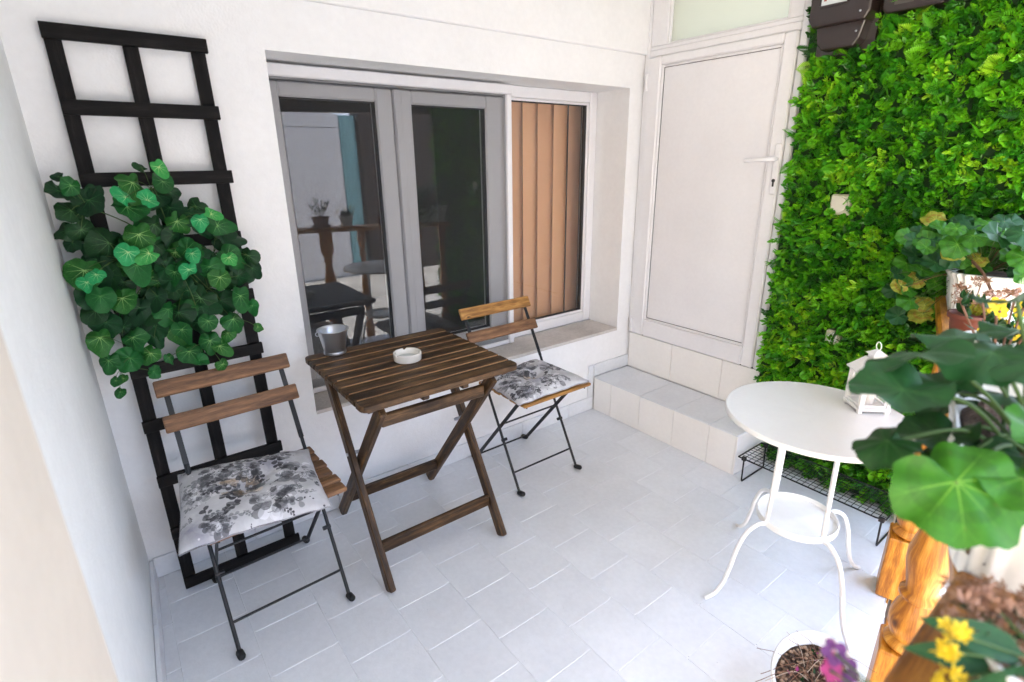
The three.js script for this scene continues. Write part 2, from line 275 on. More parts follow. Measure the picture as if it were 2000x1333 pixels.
// ---- porch floor: painted square tiles in a running bond
{
  const fl = thing('porch_floor', null, null, [0, 0, 0], 0, null, 'structure');
  const xr = 1.785, pts = [[-0.9, -0.05], [xr, -0.05], [xr, edge(xr)]];
  for (let i = 1; i < 60; i++) { const x = lerp(xr, -0.9, i / 60); pts.push([x, edge(x) - 0.003 * rnd() - (rnd() < 0.2 ? 0.006 * rnd() : 0)]); }
  pts.push([-0.9, edge(-0.9)]);
  part('slab', prism(pts, -0.2, -0.006), M.concrete, fl);
  part('grout_bed', prism(pts.map(([x, z], i) => [x, i > 1 ? z - 0.004 : z]), -0.0059, -0.0016), M.grout, fl);
  const clipZ = (poly) => { const out = [], f = ([x, z]) => edge(x, -0.002) - z;
    for (let i = 0; i < poly.length; i++) { const a = poly[i], b = poly[(i + 1) % poly.length], fa = f(a), fb = f(b); if (fa >= 0) out.push(a); if ((fa >= 0) !== (fb >= 0)) { const t = fa / (fa - fb); out.push([lerp(a[0], b[0], t), lerp(a[1], b[1], t)]); } }
    const r = []; for (let i = 0; i < out.length; i++) { const a = out[i], b = out[(i + 1) % out.length]; r.push(a); if (Math.abs(f(a)) < 1e-6 && Math.abs(f(b)) < 1e-6) for (let k = 1; k < 7; k++) r.push([lerp(a[0], b[0], k / 7), lerp(a[1], b[1], k / 7) - 0.004 * rnd()]); }
    return r; };
  const p = 0.1905, beads = [];
  for (let c = -6; c < 9; c++) {
    const x0 = 0.3695 + c * p, x1 = x0 + p; if (x1 < -0.63 || x0 > 1.78) continue;
    const ph = (c & 1) ? 0.737 : 0.834;
    for (let k = -6; k < 8; k++) {
      const z0 = ph + k * p, z1 = z0 + p;
      if (z1 < 0.02 || z0 > edge(x1) + 0.05) continue;
      const gx = 0.0005, gz = 0.0019, a = Math.max(x0, -0.66) + gx, b = Math.min(x1, 1.784) - gx, cz0 = Math.max(z0, 0.0) + gz, cz1 = z1 - gz;
      if (a > b - 0.01 || cz1 - cz0 < 0.01 || (a > XS && cz1 < ZS)) continue;
      const poly = clipZ([[a, cz0], [b, cz0], [b, cz1], [a, cz1]]);
      if (poly.length < 3) continue;
      const t = part('floor_tile', tileGeo(poly, 0.0055, 0.0011), M.tiles[Math.floor(rnd() * 4)], fl);
      t.position.y = rr(-0.0003, 0.0003);
      if (cz1 < edge(b) - 0.03) { const w = rr(0.0030, 0.0046), k0 = rr(0.004, 0.012), k1 = rr(0.004, 0.012); const bd = boxAt(a + k0, b - k1, -0.004, rr(0.0008, 0.0016), z1 - w / 2, z1 + w / 2, 0.0007); beads.push(bd); }
    }
  }
  part('joint_bead', beads, mat({ map: floorMap, color: lin(1.06, 1.06, 1.06), roughness: 0.45 }), fl).userData.kind = 'stuff';
}

// ---- back wall with its window opening, a band above, tiled skirting
{
  const w = thing('house_wall', 'white plastered house wall behind the wooden table, with a wide window opening', 'wall');
  const s = new THREE.Shape([[-0.85, -0.2], [2.0, -0.2], [2.0, 1.826], [-0.85, 1.826]].map((q) => new THREE.Vector2(...q)));
  s.holes.push(new THREE.Path([[0, WY0], [0, WY1], [WX, WY1], [WX, WY0]].map((q) => new THREE.Vector2(...q))));
  const g = new THREE.ExtrudeGeometry(s, { depth: 0.29, bevelEnabled: false }); g.translate(0, 0, -0.29);
  part('plaster', g, M.wall, w);
  part('upper_band', boxAt(-0.85, 2.0, 1.8265, 2.3, -0.29, 0.016, 0.004), M.wall, w);
  let x = XL + 0.01; while (x < XS - 0.01) { const e = Math.min(x + 0.32, XS - 0.003); part('skirting_tile', boxAt(x + 0.0008, e - 0.0008, 0.0008, 0.078, 0.0005, 0.012, 0.002), M.tiles[Math.floor(rnd() * 4)], w); x = e; }
  part('skirting_tile', boxAt(XS + 0.002, XD - 0.002, HS + 0.001, HS + 0.07, 0.0005, 0.012, 0.002), M.tiles[1], w);
  part('skirting_tile', boxAt(XS - 0.04, XS - 0.002, 0.079, HS + 0.07, 0.0005, 0.01, 0.002), M.tiles[2], w);
  part('window_sill', boxAt(0.001, WX - 0.001, WY0 - 0.012, WY0 + 0.004, -0.215, 0.003, 0.002), M.sill, w, 'worn grey stone sill slab');
}
// ---- left wall and the cream pillar
{
  const w = thing('side_wall', 'cool white side wall beside the black trellis', 'wall');
  part('plaster', prism([[XL, -0.1], [XL, 0.0], [XL - 0.045 * 1.35, 1.35], [XL - 0.3, 1.35], [XL - 0.3, -0.1]], -0.2, 2.3), M.wallCool, w);
  for (let k = 0; k < 4; k++) { const z0 = 0.013 + k * 0.32, z1 = Math.min(z0 + 0.318, 1.29); const b = boxAt(0, 0.012, 0.0008, 0.078, z0, z1, 0.002); b.applyMatrix4(new THREE.Matrix4().makeShear(0, 0, 0, 0, -0.045, 0)); b.translate(XL + 0.0008, 0, 0); part('skirting_tile', b, M.tiles[k % 4], w); }
  const p = thing('porch_pillar', 'cream plastered pillar at the near left edge', 'pillar');
  part('shaft', boxAt(-0.95, -0.6, -0.6, 2.159, 1.30, 1.68, 0.006), M.wallCream, p);
}
// ---- door wall (right): plaster round the door, riser under it
{
  const w = thing('entrance_wall', 'white wall around the entrance door, carrying the artificial hedge', 'wall');
  part('plaster', boxAt(XD + 0.001, XD + 0.2, -0.6, 2.3, 0.786, 1.615, 0.004), M.wall, w);
  for (let k = 0; k < 3; k++) part('riser_tile', boxAt(XD - 0.008, XD + 0.02, HS + 0.0005, 0.4045, 0.013 + k * 0.2955, 0.013 + k * 0.2955 + 0.2935, 0.002), M.stepTile[k], w);
  part('step_backing', boxAt(XD + 0.021, XD + 0.2, -0.2, 0.40, -0.02, 0.785, 0.004), M.wall, w);
  const s = thing('entrance_step', 'white tiled step running below the entrance door', 'step');
  part('core', boxAt(XS + 0.0085, XD - 0.009, 0.0, HS - 0.0075, 0.013, ZS - 0.0085, 0.001), M.grout, s);
  const zs = [0.013, 0.14, 0.337, 0.544, 0.738, ZS];
  for (let i = 0; i < 5; i++) {
    part('riser_tile', boxAt(XS, XS + 0.008, 0.0008, HS - 0.0076, zs[i] + 0.0012, zs[i + 1] - 0.0012 - (i === 4 ? 0.008 : 0), 0.0015), M.stepTile[i % 3], s);
    const t = part('tread_tile', boxAt(XS - 0.001, XD - 0.01, HS - 0.0072, HS + rr(-0.0006, 0.0002), zs[i] + 0.0009, zs[i + 1] - 0.0009, 0.0018), M.tiles[i % 4], s);
  }
  part('end_tile', boxAt(XS + 0.0003, XD - 0.01, 0.0008, HS - 0.0076, ZS - 0.0078, ZS, 0.0015), M.stepTile[0], s);
}
// ---- porch roof with its deep front beam
{
  const r = thing('porch_roof', 'pale porch ceiling above the seating corner', 'roof');
  part('ceiling', prism([[-1.0, -0.3], [2.3, -0.3], [2.3, edge(2.3, 0.5)], [-1.6, edge(-1.6, 0.5)], [-1.6, 1.3], [-1.0, 1.3]], 2.16, 2.28), M.wall, r);
  const b = boxAt(-2.9, 1.9, 1.72, 2.159, 0.42, 0.51, 0.004); b.rotateY(TH); b.translate(EO[0], 0, EO[1]);
  part('front_beam', b, M.darkWood, r, 'dark front beam of the porch roof');
}
// ---- room behind the window
{
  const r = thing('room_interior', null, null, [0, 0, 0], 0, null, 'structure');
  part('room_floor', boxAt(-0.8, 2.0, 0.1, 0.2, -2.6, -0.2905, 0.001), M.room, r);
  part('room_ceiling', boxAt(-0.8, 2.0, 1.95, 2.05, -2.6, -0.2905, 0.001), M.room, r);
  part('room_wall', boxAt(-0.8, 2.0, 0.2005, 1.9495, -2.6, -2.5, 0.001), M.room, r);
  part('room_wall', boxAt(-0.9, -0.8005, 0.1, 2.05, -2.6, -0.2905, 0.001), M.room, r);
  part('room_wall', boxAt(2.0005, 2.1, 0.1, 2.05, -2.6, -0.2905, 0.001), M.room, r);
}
// ---- window
const frameRing = (x0, x1, y0, y1, wl, wr, wb, wt, z0, z1, c = 0.004) => [boxAt(x0, x0 + wl, y0, y1, z0, z1, c), boxAt(x1 - wr, x1, y0, y1, z0, z1, c), boxAt(x0 + wl, x1 - wr, y0, y0 + wb, z0, z1, c), boxAt(x0 + wl, x1 - wr, y1 - wt, y1, z0, z1, c)];
{
  const w = thing('window', 'wide white plastic window with two dark opening sashes and one fixed pane', 'window');
  const y0 = WY0 + 0.005, y1 = WY1 - 0.001;
  part('outer_frame', [boxAt(0.001, 0.05, y0, y1, -0.28, -0.215, 0.004), boxAt(WX - 0.05, WX - 0.001, y0, y1, -0.28, -0.215, 0.004), boxAt(0.051, WX - 0.051, y0, y0 + 0.055, -0.279, -0.2155, 0.004), boxAt(0.051, WX - 0.051, y1 - 0.05, y1, -0.279, -0.2155, 0.004), boxAt(1.06, 1.11, y0 + 0.056, y1 - 0.051, -0.279, -0.216, 0.004)], M.upvc, w);
  const sash = (x0, x1, gl, gr, yb, yt, gb, gt, label) => {
    const s = part('sash', frameRing(x0, x1, yb, yt, gl - x0, x1 - gr, gb - yb, yt - gt, -0.262, -0.2, 0.006), M.upvc, w, label);
    part('gasket', frameRing(gl - 0.001, gr + 0.001, gb - 0.001, gt + 0.001, 0.005, 0.005, 0.005, 0.005, -0.24, -0.212, 0.001), M.gasket, s);
    part('pane', boxAt(gl + 0.002, gr - 0.002, gb + 0.002, gt - 0.002, -0.2236, -0.223, 0.0001).scale(1, 1, 1), M.glass, s);
    return s;
  };
  sash(0.03, 0.512, 0.079, 0.441, 0.487, 1.618, 0.56, 1.567, 'left opening sash');
  sash(0.5165, 1.072, 0.597, 0.964, 0.487, 1.618, 0.545, 1.565, 'middle opening sash');
  part('meeting_strip', boxAt(0.5175, 0.549, 0.489, 1.616, -0.1995, -0.19, 0.003), M.upvc, w);
  const f = part('fixed_bead', frameRing(1.1105, WX - 0.0505, y0 + 0.0555, y1 - 0.0505, 0.012, 0.012, 0.012, 0.012, -0.255, -0.225, 0.003), M.upvc, w);
  part('gasket', frameRing(1.121, WX - 0.061, y0 + 0.066, y1 - 0.061, 0.007, 0.014, 0.006, 0.006, -0.25, -0.232, 0.001), M.gasket, f);
  part('pane', boxAt(1.124, WX - 0.064, y0 + 0.069, y1 - 0.064, -0.2416, -0.241, 0.0001), M.glassPlain, f);
  // insect screen: own light frame in front of the two opening sashes
  const s = thing('insect_screen', 'grey insect screen in a white frame over the two opening window sashes', 'screen');
  part('head_rail', boxAt(0.002, 1.075, 1.625, 1.664, -0.185, -0.145, 0.004), M.upvc, s);
  part('guide_rail', boxAt(1.046, 1.0745, y0 + 0.002, 1.6245, -0.18, -0.152, 0.004), M.upvc, s);
  part('guide_rail', boxAt(0.002, 0.03, y0 + 0.002, 1.6245, -0.18, -0.152, 0.004), M.upvc, s);
  part('bottom_rail', boxAt(0.0305, 1.0455, y0 + 0.002, y0 + 0.022, -0.175, -0.157, 0.003), M.upvc, s);
  part('netting', boxAt(0.029, 1.047, y0 + 0.0225, 1.6249, -0.1665, -0.166, 0.0001), M.mesh, s);
  // blind
  const b = thing('vertical_blind', 'orange vertical blind behind the fixed window pane', 'blind');
  part('head_track', boxAt(1.08, 1.68, 1.63, 1.66, -0.345, -0.30, 0.003), M.upvc, b);
  for (let i = 0; i < 6; i++) { const m = part('slat', boxAt(-0.066, 0.066, 0.46, 1.629, -0.0007, 0.0007, 0.0003), M.blind[[0, 1, 2, 1, 2, 3][i]], b); m.position.set(1.115 + i * 0.104, 0, -0.328); m.rotation.y = [0.12, 0.24, 0.28, 0.2, 0.26, 0.3][i]; }
}
// ---- entrance door in the plane x = XD
{
  const d = thing('entrance_door', 'white plastic entrance door with frosted top light and lever handle', 'door');
  const X0 = XD - 0.004, X1 = XD + 0.06, yb = 0.4065;
  const ring = (z0, z1, y0, y1, wl, wr, wb, wt, a, b, c = 0.004) => [boxAt(a, b, y0, y1, z0, z0 + wl, c), boxAt(a, b, y0, y1, z1 - wr, z1, c), boxAt(a, b, y0, y0 + wb, z0 + wl, z1 - wr, c), boxAt(a, b, y1 - wt, y1, z0 + wl, z1 - wr, c)];
  part('door_frame', [boxAt(X0 - 0.004, X1, yb, 2.3, 0.002, 0.03, 0.004), boxAt(X0 - 0.004, X1, yb, 2.3, 0.757, 0.7855, 0.004), boxAt(X0 - 0.003, X1, 1.81, 1.84, 0.0305, 0.7565, 0.004), boxAt(X0, X1, 1.8405, 1.855, 0.0305, 0.7565, 0.002), boxAt(X0, X1, 1.8555, 2.3, 0.0305, 0.125, 0.004), boxAt(X0, X1, 1.8555, 2.3, 0.700, 0.7565, 0.004)], M.upvc, d);
  part('door_leaf', ring(0.0315, 0.7555, yb + 0.003, 1.8085, 0.078, 0.056, 0.092, 0.038, X0 - 0.016, X1 - 0.01, 0.006), M.upvc, d);
  part('backing_sheet', boxAt(X1 + 0.001, X1 + 0.012, yb - 0.006, 1.838, 0.004, 0.784, 0.001), M.upvc, d);  // unseen sheet added behind the leaf to block sun through its gaps
  const p = part('door_panel', boxAt(X0 + 0.004, X1 - 0.02, yb + 0.0955, 1.770, 0.11, 0.699, 0.001), M.upvc, d);
  part('bead', ring(0.1098, 0.6992, yb + 0.0953, 1.7702, 0.011, 0.011, 0.011, 0.011, X0 - 0.008, X0 + 0.0038, 0.004), M.upvc, p);
  part('seal', ring(0.1205, 0.6885, yb + 0.106, 1.7595, 0.002, 0.002, 0.002, 0.002, X0 + 0.001, X0 + 0.0039, 0.0004), M.gasket, p);
  part('threshold_gap', boxAt(X0 + 0.002, X1, yb - 0.0018, yb - 0.0002, 0.002, 0.7855, 0.0003), M.gasket, d);
  const t = part('top_light', boxAt(XD + 0.02, XD + 0.026, 1.856, 2.29, 0.126, 0.699, 0.001), M.frost, d);
  part('bead', ring(0.1252, 0.6998, 1.8557, 2.3, 0.010, 0.010, 0.010, 0.010, XD + 0.004, XD + 0.0195, 0.003), M.upvc, t);
  const h = part('handle_plate', boxAt(X0 - 0.025, X0 - 0.0165, 1.195, 1.398, 0.728, 0.757, 0.004), M.upvc, d);
  part('lever', merge([tube([[X0 - 0.025, 1.338, 0.743], [X0 - 0.055, 1.338, 0.743], [X0 - 0.066, 1.337, 0.73], [X0 - 0.067, 1.335, 0.68], [X0 - 0.062, 1.333, 0.628]], 0.0085, 30, 10)]), M.upvc, h);
  const key = new THREE.CylinderGeometry(0.007, 0.007, 0.004, 16).rotateZ(Math.PI / 2).translate(X0 - 0.0265, 1.252, 0.7425);
  part('keyhole', [key, boxAt(X0 - 0.0285, X0 - 0.0245, 1.228, 1.25, 0.739, 0.746, 0.001)], M.gasket, h);
  for (const y of [0.42, 1.66]) part('hinge', new THREE.CylinderGeometry(0.007, 0.007, 0.075, 12).translate(X0 - 0.022, y + 0.04, 0.036), M.upvc, d);
}
// hallway behind the frosted top light
{
  const h = thing('hallway', null, null, [0, 0, 0], 0, null, 'structure');
  part('hallway_wall', boxAt(XD + 0.9, XD + 1.0, 0, 2.5, -0.3, 0.785, 0.001), M.wallCream, h);
  part('hallway_floor', boxAt(XD + 0.201, XD + 0.899, 0.2, 0.4, -0.3, 0.785, 0.001), M.wallCream, h);
}

// ---- artificial hedge
{
  reseed(555);
  const hd = thing('artificial_hedge', 'bright green artificial hedge mat covering the wall beside the door', 'hedge');
  const leaf = (L, W, fold, curl) => { // along +y from the origin
    const rows = [[0, 0.06], [0.28, 0.8], [0.62, 1], [0.88, 0.55], [1, 0.02]], P = [], U = [], pt = (r, s) => { const [t, w] = rows[r]; return [s * w * W / 2, t * L, fold * Math.abs(s) * w * W - curl * t * t * L]; };
    for (let r = 0; r < 4; r++) for (const s of [-1, 1]) { const a = pt(r, 0), b = pt(r + 1, 0), c = pt(r + 1, s), e = pt(r, s); const T = s > 0 ? [a, e, c, a, c, b] : [a, c, e, a, b, c]; for (const q of T) { P.push(...q); U.push(q[0] / W + 0.5, q[1] / L); } }
    return fromTris(P, U);
  };
  const sprigs = [];
  for (let v = 0; v < 3; v++) { // small oval-leaved sprigs
    const list = [], n = 5;
    for (let k = 0; k < n; k++) for (const s of [0, Math.PI]) { const g = leaf(rr(0.018, 0.025), rr(0.009, 0.0125), 0.3, 0.15); g.rotateX(rr(0.75, 1.15) * (1 - k / 9)); g.rotateY(s + (k % 2) * Math.PI / 2 + rr(-0.3, 0.3)); g.translate(0, 0.006 + k * 0.0085, 0); list.push(g); }
    list.push(leaf(0.02, 0.011, 0.2, 0.1).translate(0, 0.042, 0));
    sprigs.push(merge(list));
  }
  for (let v = 0; v < 2; v++) { // fern fronds
    const list = [], n = 11, L = 0.075;
    const at = (t) => [0, t * L, -0.018 * t * t];
    for (let k = 0; k < n; k++) { const t = 0.12 + 0.85 * k / n, w = Math.sin(Math.PI * Math.min(1, 0.22 + t * 0.85)) * 0.026 + 0.004; for (const s of [-1, 1]) { const g = leaf(w, 0.0055, 0.15, 0.2); g.rotateZ(-s * 1.05); const [x, y, z] = at(t); g.translate(x, y, z); list.push(g); } }
    list.push(bar(V(0, 0, 0), V(...at(1)), 0.0016, 0.0012, 0.0003));
    sprigs.push(merge(list));
  }
  { const list = []; for (let k = 0; k < 7; k++) { const g = leaf(rr(0.026, 0.034), rr(0.014, 0.018), 0.3, 0.25); g.rotateX(rr(0.5, 1.2)); g.rotateY(k * 2.4); g.translate(0, 0.01 + 0.004 * k, 0); list.push(g); } sprigs.push(merge(list)); }
  const greens = [lin(0.10, 0.41, 0.006), lin(0.19, 0.57, 0.010), lin(0.042, 0.27, 0.006), lin(0.34, 0.66, 0.018), lin(0.016, 0.12, 0.005)];
  const base = new THREE.MeshPhysicalMaterial({ color: 0xffffff, roughness: 0.42, transmission: 0.22, thickness: 0, side: THREE.DoubleSide });
  const mats = greens.map((c) => { const m = base.clone(); m.color.copy(c); return m; });
  part('backing_mat', boxAt(XD - 0.012, XD - 0.0005, 0.205, 2.15, 0.795, 1.612, 0.002), mat({ color: lin(0.012, 0.045, 0.01), roughness: 0.9 }), hd);
  part('backing_mat', boxAt(XD - 0.012, XD - 0.0005, 0.001, 0.2045, 0.885, 1.612, 0.002), mat({ color: lin(0.012, 0.045, 0.01), roughness: 0.9 }), hd);
  const places = [];
  const step = 0.0182;
  for (let y = 0.02; y < 2.14; y += step) for (let z = 0.822; z < 1.61; z += step) {
    const yy = y + rr(-0.011, 0.011), zz = z + rr(-0.011, 0.011);
    if (yy < 0.225 && zz < 0.905) continue;
    if (Math.hypot(yy - 1.17, zz - 1.024) < 0.05 || Math.hypot(yy - 0.653, zz - 1.084) < 0.034) continue;       // switch, socket
    if (yy > 1.70 && zz > 0.835 && zz < 1.045) continue;                                                             // meters
    if (yy > 1.795 && zz > 1.055 && zz < 1.36) continue;
    const t = rnd(), kind = t < 0.60 ? Math.floor(rnd() * 3) : t < 0.84 ? 3 + Math.floor(rnd() * 2) : 5;
    const dir = V(-1, rr(-0.5, 0.9), rr(-0.8, 0.8) - (zz < 0.83 ? 0.12 : 0)).normalize();
    const q = new THREE.Quaternion().setFromUnitVectors(V(0, 1, 0), dir).multiply(new THREE.Quaternion().setFromAxisAngle(V(0, 1, 0), rnd() * 6.28));
    const sc = rr(0.72, 1.1), patch = fbm(yy * 3, zz * 3, 900, 2);
    const u = clamp(rnd() * 0.8 + patch * 0.5 + 0.1), gi = u < 0.18 ? 4 : u < 0.4 ? 2 : u < 0.66 ? 0 : u < 0.88 ? 1 : 3;
    places.push({ p: V(XD - 0.012 - rr(0, 0.014), yy, zz), q, sc, kind, gi });
  }
  const seen = (o) => o.p.distanceTo(camera.position) + (o.p.y < 0.75 || o.p.y > 1.75 ? 9 : 0) + (o.p.z > 1.34 ? 9 : 0);
  places.sort((a, b) => seen(a) - seen(b));
  places.slice(0, 300).forEach((o) => { const m = part('leaf_sprig', sprigs[o.kind], mats[o.gi], hd); m.position.copy(o.p); m.quaternion.copy(o.q); m.scale.setScalar(o.sc); });
  for (let k = 0; k < 6; k++) {
    const mine = places.slice(300).filter((o) => o.kind === k), im = new THREE.InstancedMesh(sprigs[k], base, mine.length);
    im.name = 'foliage'; im.userData.kind = 'stuff'; im.castShadow = im.receiveShadow = true;
    mine.forEach((o, i) => { im.setMatrixAt(i, new THREE.Matrix4().compose(o.p, o.q, V(o.sc, o.sc, o.sc))); im.setColorAt(i, greens[o.gi]); });
    hd.add(im);
  }
}
// ---- fittings on the hedge wall
{
  const s = thing('light_switch', 'cream square light switch set in the green hedge', 'switch');
  part('surround', boxAt(XD - 0.05, XD - 0.0125, 1.132, 1.208, 0.986, 1.062, 0.006), M.switch, s);
  part('rocker', new THREE.CylinderGeometry(0.027, 0.028, 0.006, 28).rotateZ(Math.PI / 2).translate(XD - 0.053, 1.17, 1.024), M.switch, s);
  const o = thing('wall_socket', 'small white wall socket low in the green hedge', 'socket');
  part('surround', boxAt(XD - 0.046, XD - 0.0125, 0.624, 0.682, 1.056, 1.112, 0.005), M.switch, o);
  part('socket_cup', new THREE.CylinderGeometry(0.02, 0.02, 0.004, 24).rotateZ(Math.PI / 2).translate(XD - 0.0475, 0.653, 1.084), M.upvc, o);
  for (const z of [1.076, 1.092]) part('pin_hole', new THREE.CylinderGeometry(0.003, 0.003, 0.002, 10).rotateZ(Math.PI / 2).translate(XD - 0.0502, 0.653, z), M.gasket, o);
  // electricity meters
  const labelTex = (() => { const c = document.createElement('canvas'); c.width = 256; c.height = 256; const g = c.getContext('2d'); g.fillStyle = '#c9d2d4'; g.fillRect(0, 0, 256, 256);
    g.fillStyle = '#15181a'; g.beginPath(); g.ellipse(140, 112, 92, 13, -0.12, 0, 7); g.fill(); g.fillStyle = '#8d3a34'; g.fillRect(22, 176, 28, 46); g.strokeStyle = '#8d9a9c'; g.lineWidth = 5; for (let i = 0; i < 3; i++) { g.strokeRect(74 + i * 46, 172, 34, 40); g.beginPath(); g.moveTo(80 + i * 46, 192); g.lineTo(102 + i * 46, 192); g.stroke(); } g.strokeStyle = '#6d787a'; for (let i = 0; i < 4; i++) { g.lineWidth = 3; g.beginPath(); g.moveTo(30, 20 + i * 16); g.lineTo(200 - i * 20, 20 + i * 16); g.stroke(); } const t = new THREE.CanvasTexture(c); t.colorSpace = THREE.SRGBColorSpace; return t; })();
  const labelMat = mat({ map: labelTex, roughness: 0.4 });
  const m = thing('electricity_meter', 'dark brown electricity meter with a white dial window above the hedge', 'meter', [XD, 0, 0]);
  part('back_board', boxAt(-0.04, -0.0005, 1.69, 2.15, 0.84, 1.04, 0.004), M.bakelite, m);
  const body = new THREE.Shape([[0.852, 1.79], [1.018, 1.79], [1.03, 1.81], [1.03, 2.04], [0.84, 2.04], [0.84, 1.81]].map(([a, b]) => new THREE.Vector2(a, b)));
  const ext = (sh, dep, x) => { const g = new THREE.ExtrudeGeometry(sh, { depth: dep, bevelEnabled: true, bevelSize: 0.006, bevelThickness: 0.006, bevelSegments: 2 }); g.applyMatrix4(new THREE.Matrix4().makeBasis(V(0, 0, 1), V(0, 1, 0), V(-1, 0, 0))); g.translate(x, 0, 0); return g; };
  part('case', ext(body, 0.07, -0.041), M.bakelite, m);
  const low = new THREE.Shape([[0.86, 1.785], [1.012, 1.785], [1.0, 1.735], [0.985, 1.715], [0.885, 1.715], [0.868, 1.735]].map(([a, b]) => new THREE.Vector2(a, b)));
  part('terminal_cover', ext(low, 0.045, -0.041), M.bakelite, m);
  const lab = new THREE.PlaneGeometry(0.085, 0.12).rotateY(-Math.PI / 2).translate(-0.1185, 1.905, 0.915);
  part('dial_plate', lab, labelMat, m);
  part('window_rim', [boxAt(-0.122, -0.1175, 1.84, 1.848, 0.868, 0.962, 0.001), boxAt(-0.122, -0.1175, 1.8485, 1.97, 0.864, 0.871, 0.001), boxAt(-0.122, -0.1175, 1.8485, 1.97, 0.959, 0.966, 0.001)], M.bakelite, m);
  for (const [y, z] of [[1.81, 1.005], [1.755, 0.992]]) part('screw', new THREE.SphereGeometry(0.004, 10, 6).translate(y > 1.8 ? -0.118 : -0.093, y, z), M.zinc, m);
  const n = thing('meter_box', 'long dark brown meter box beside the electricity meter', 'meter box', [XD, 0, 0]);
  part('case', ext(new THREE.Shape([[1.07, 1.80], [1.36, 1.80], [1.37, 1.81], [1.37, 2.08], [1.06, 2.08], [1.06, 1.81]].map(([a, b]) => new THREE.Vector2(a, b))), 0.07, -0.001), M.bakelite, n);
  part('dial_plate', boxAt(-0.0795, -0.0772, 1.875, 1.97, 1.085, 1.16, 0.0005), labelMat, n);
  part('type_plate', boxAt(-0.0785, -0.0772, 1.815, 1.85, 1.09, 1.145, 0.0005), mat({ color: lin(0.10, 0.09, 0.08), roughness: 0.35, metalness: 0.6 }), n);
}

// ---- black trellis leaning on the wall
{
  reseed(31);
  const t = thing('wooden_trellis', 'tall black stained wooden trellis leaning on the white wall', 'trellis');
  const zAt = (y) => 0.135 - 0.0683 * y, tilt = -Math.atan(0.0683);
  const place = (g, y) => { g.rotateX(tilt); g.translate(0, y, zAt(y) - 0.012); return g; };
  for (const x of [-0.513, -0.35, -0.188]) part('stile', place(cbox(0.036, 1.675, 0.013, 0.0015, x, 0, 0), 0.842), M.black[Math.floor(rnd() * 3)], t);
  const ys = [1.662, 1.484, 1.305, 1.124, 0.943, 0.763, 0.590, 0.404, 0.215, 0.028];
  for (const y of ys) { const g = cbox(0.369 + rr(-0.004, 0.004), 0.037, 0.013, 0.0015, -0.3475 + rr(-0.003, 0.003), 0, 0.0132); g.rotateZ(rr(-0.006, 0.006)); part('rail', place(g, y), M.black[Math.floor(rnd() * 3)], t); }
}
// ---- round leaves
function roundLeaf(lobes, depth, cup, wave, sinus, seed2, rings = 3, seg = 40, point = 0) {
  const P = [], U = [], pt = (a, k) => { // a from -pi..pi, tip at a = 0 (+y); stalk at the origin
    const notch = sinus * Math.exp(-Math.pow((Math.PI - Math.abs(a)) / 0.42, 2));
    let R = 1 + depth * Math.abs(Math.cos(a * lobes / 2)) ** 0.6 - depth * 0.6; R += 0.035 * Math.abs(Math.sin(a * lobes * 1.5 + 0.4)); R *= 1 - notch; R *= 0.92 + 0.10 * Math.cos(a) + point * Math.pow(Math.max(0, Math.cos(a)), 10);
    const r = R * k; return [Math.sin(a) * r, Math.cos(a) * r, cup * r * r + wave * k * k * Math.sin(a * 3 + seed2) + wave * 0.6 * k * k * Math.sin(a * lobes + seed2 * 2)];
  };
  for (let i = 0; i < seg; i++) { const a0 = -Math.PI + 2 * Math.PI * i / seg, a1 = -Math.PI + 2 * Math.PI * (i + 1) / seg;
    for (let r = 0; r < rings; r++) { const k0 = r / rings, k1 = (r + 1) / rings, A = pt(a0, k0), B = pt(a1, k0), C = pt(a1, k1), D = pt(a0, k1);
      const T = r === 0 ? [A, C, D] : [A, B, C, A, C, D]; for (const q of T) { P.push(...q); U.push(0.5 + q[0] * 0.45, 0.5 + q[1] * 0.45); } } }
  let g = fromTris(P, U); g.deleteAttribute('normal'); g = mergeVertices(g, 1e-4); g.computeVertexNormals(); return g;
}
const ivyShapes = [0, 1, 2, 3, 4, 5, 6].map((i) => { const g = roundLeaf([5, 7, 5, 7, 5, 3, 7][i], [0.06, 0.08, 0.1, 0.07, 0.14, 0.1, 0.05][i], [-0.22, 0.14, -0.4, -0.12, -0.3, 0.05, -0.5][i], [0.12, 0.16, 0.2, 0.1, 0.22, 0.18, 0.1][i], [0.3, 0.2, 0.4, 0.3, 0.45, 0.25, 0.35][i], i * 1.7, 4, 54, [0.16, 0.06, 0.25, 0.1, 0.3, 0.35, 0.12][i]); g.scale([1, 1, 0.9, 1, 0.86, 0.8, 1.05][i], 1, 1); return g; });
const gerShapes = [0, 1, 2].map((i) => roundLeaf(7, 0.10, [-0.22, 0.18, -0.1][i], 0.13, 0.5, i * 2.1, 4, 70));
function placeLeaf(parent, shape, m, pos, R, nrm, tip, name = 'leaf') {
  const n = nrm.clone().normalize(), t = tip.clone().addScaledVector(n, -tip.dot(n)).normalize(), s = t.clone().cross(n);
  const o = part(name, shape, m, parent); o.matrix.makeBasis(s, t, n); o.quaternion.setFromRotationMatrix(o.matrix); o.position.copy(pos); o.scale.setScalar(R); return o;
}
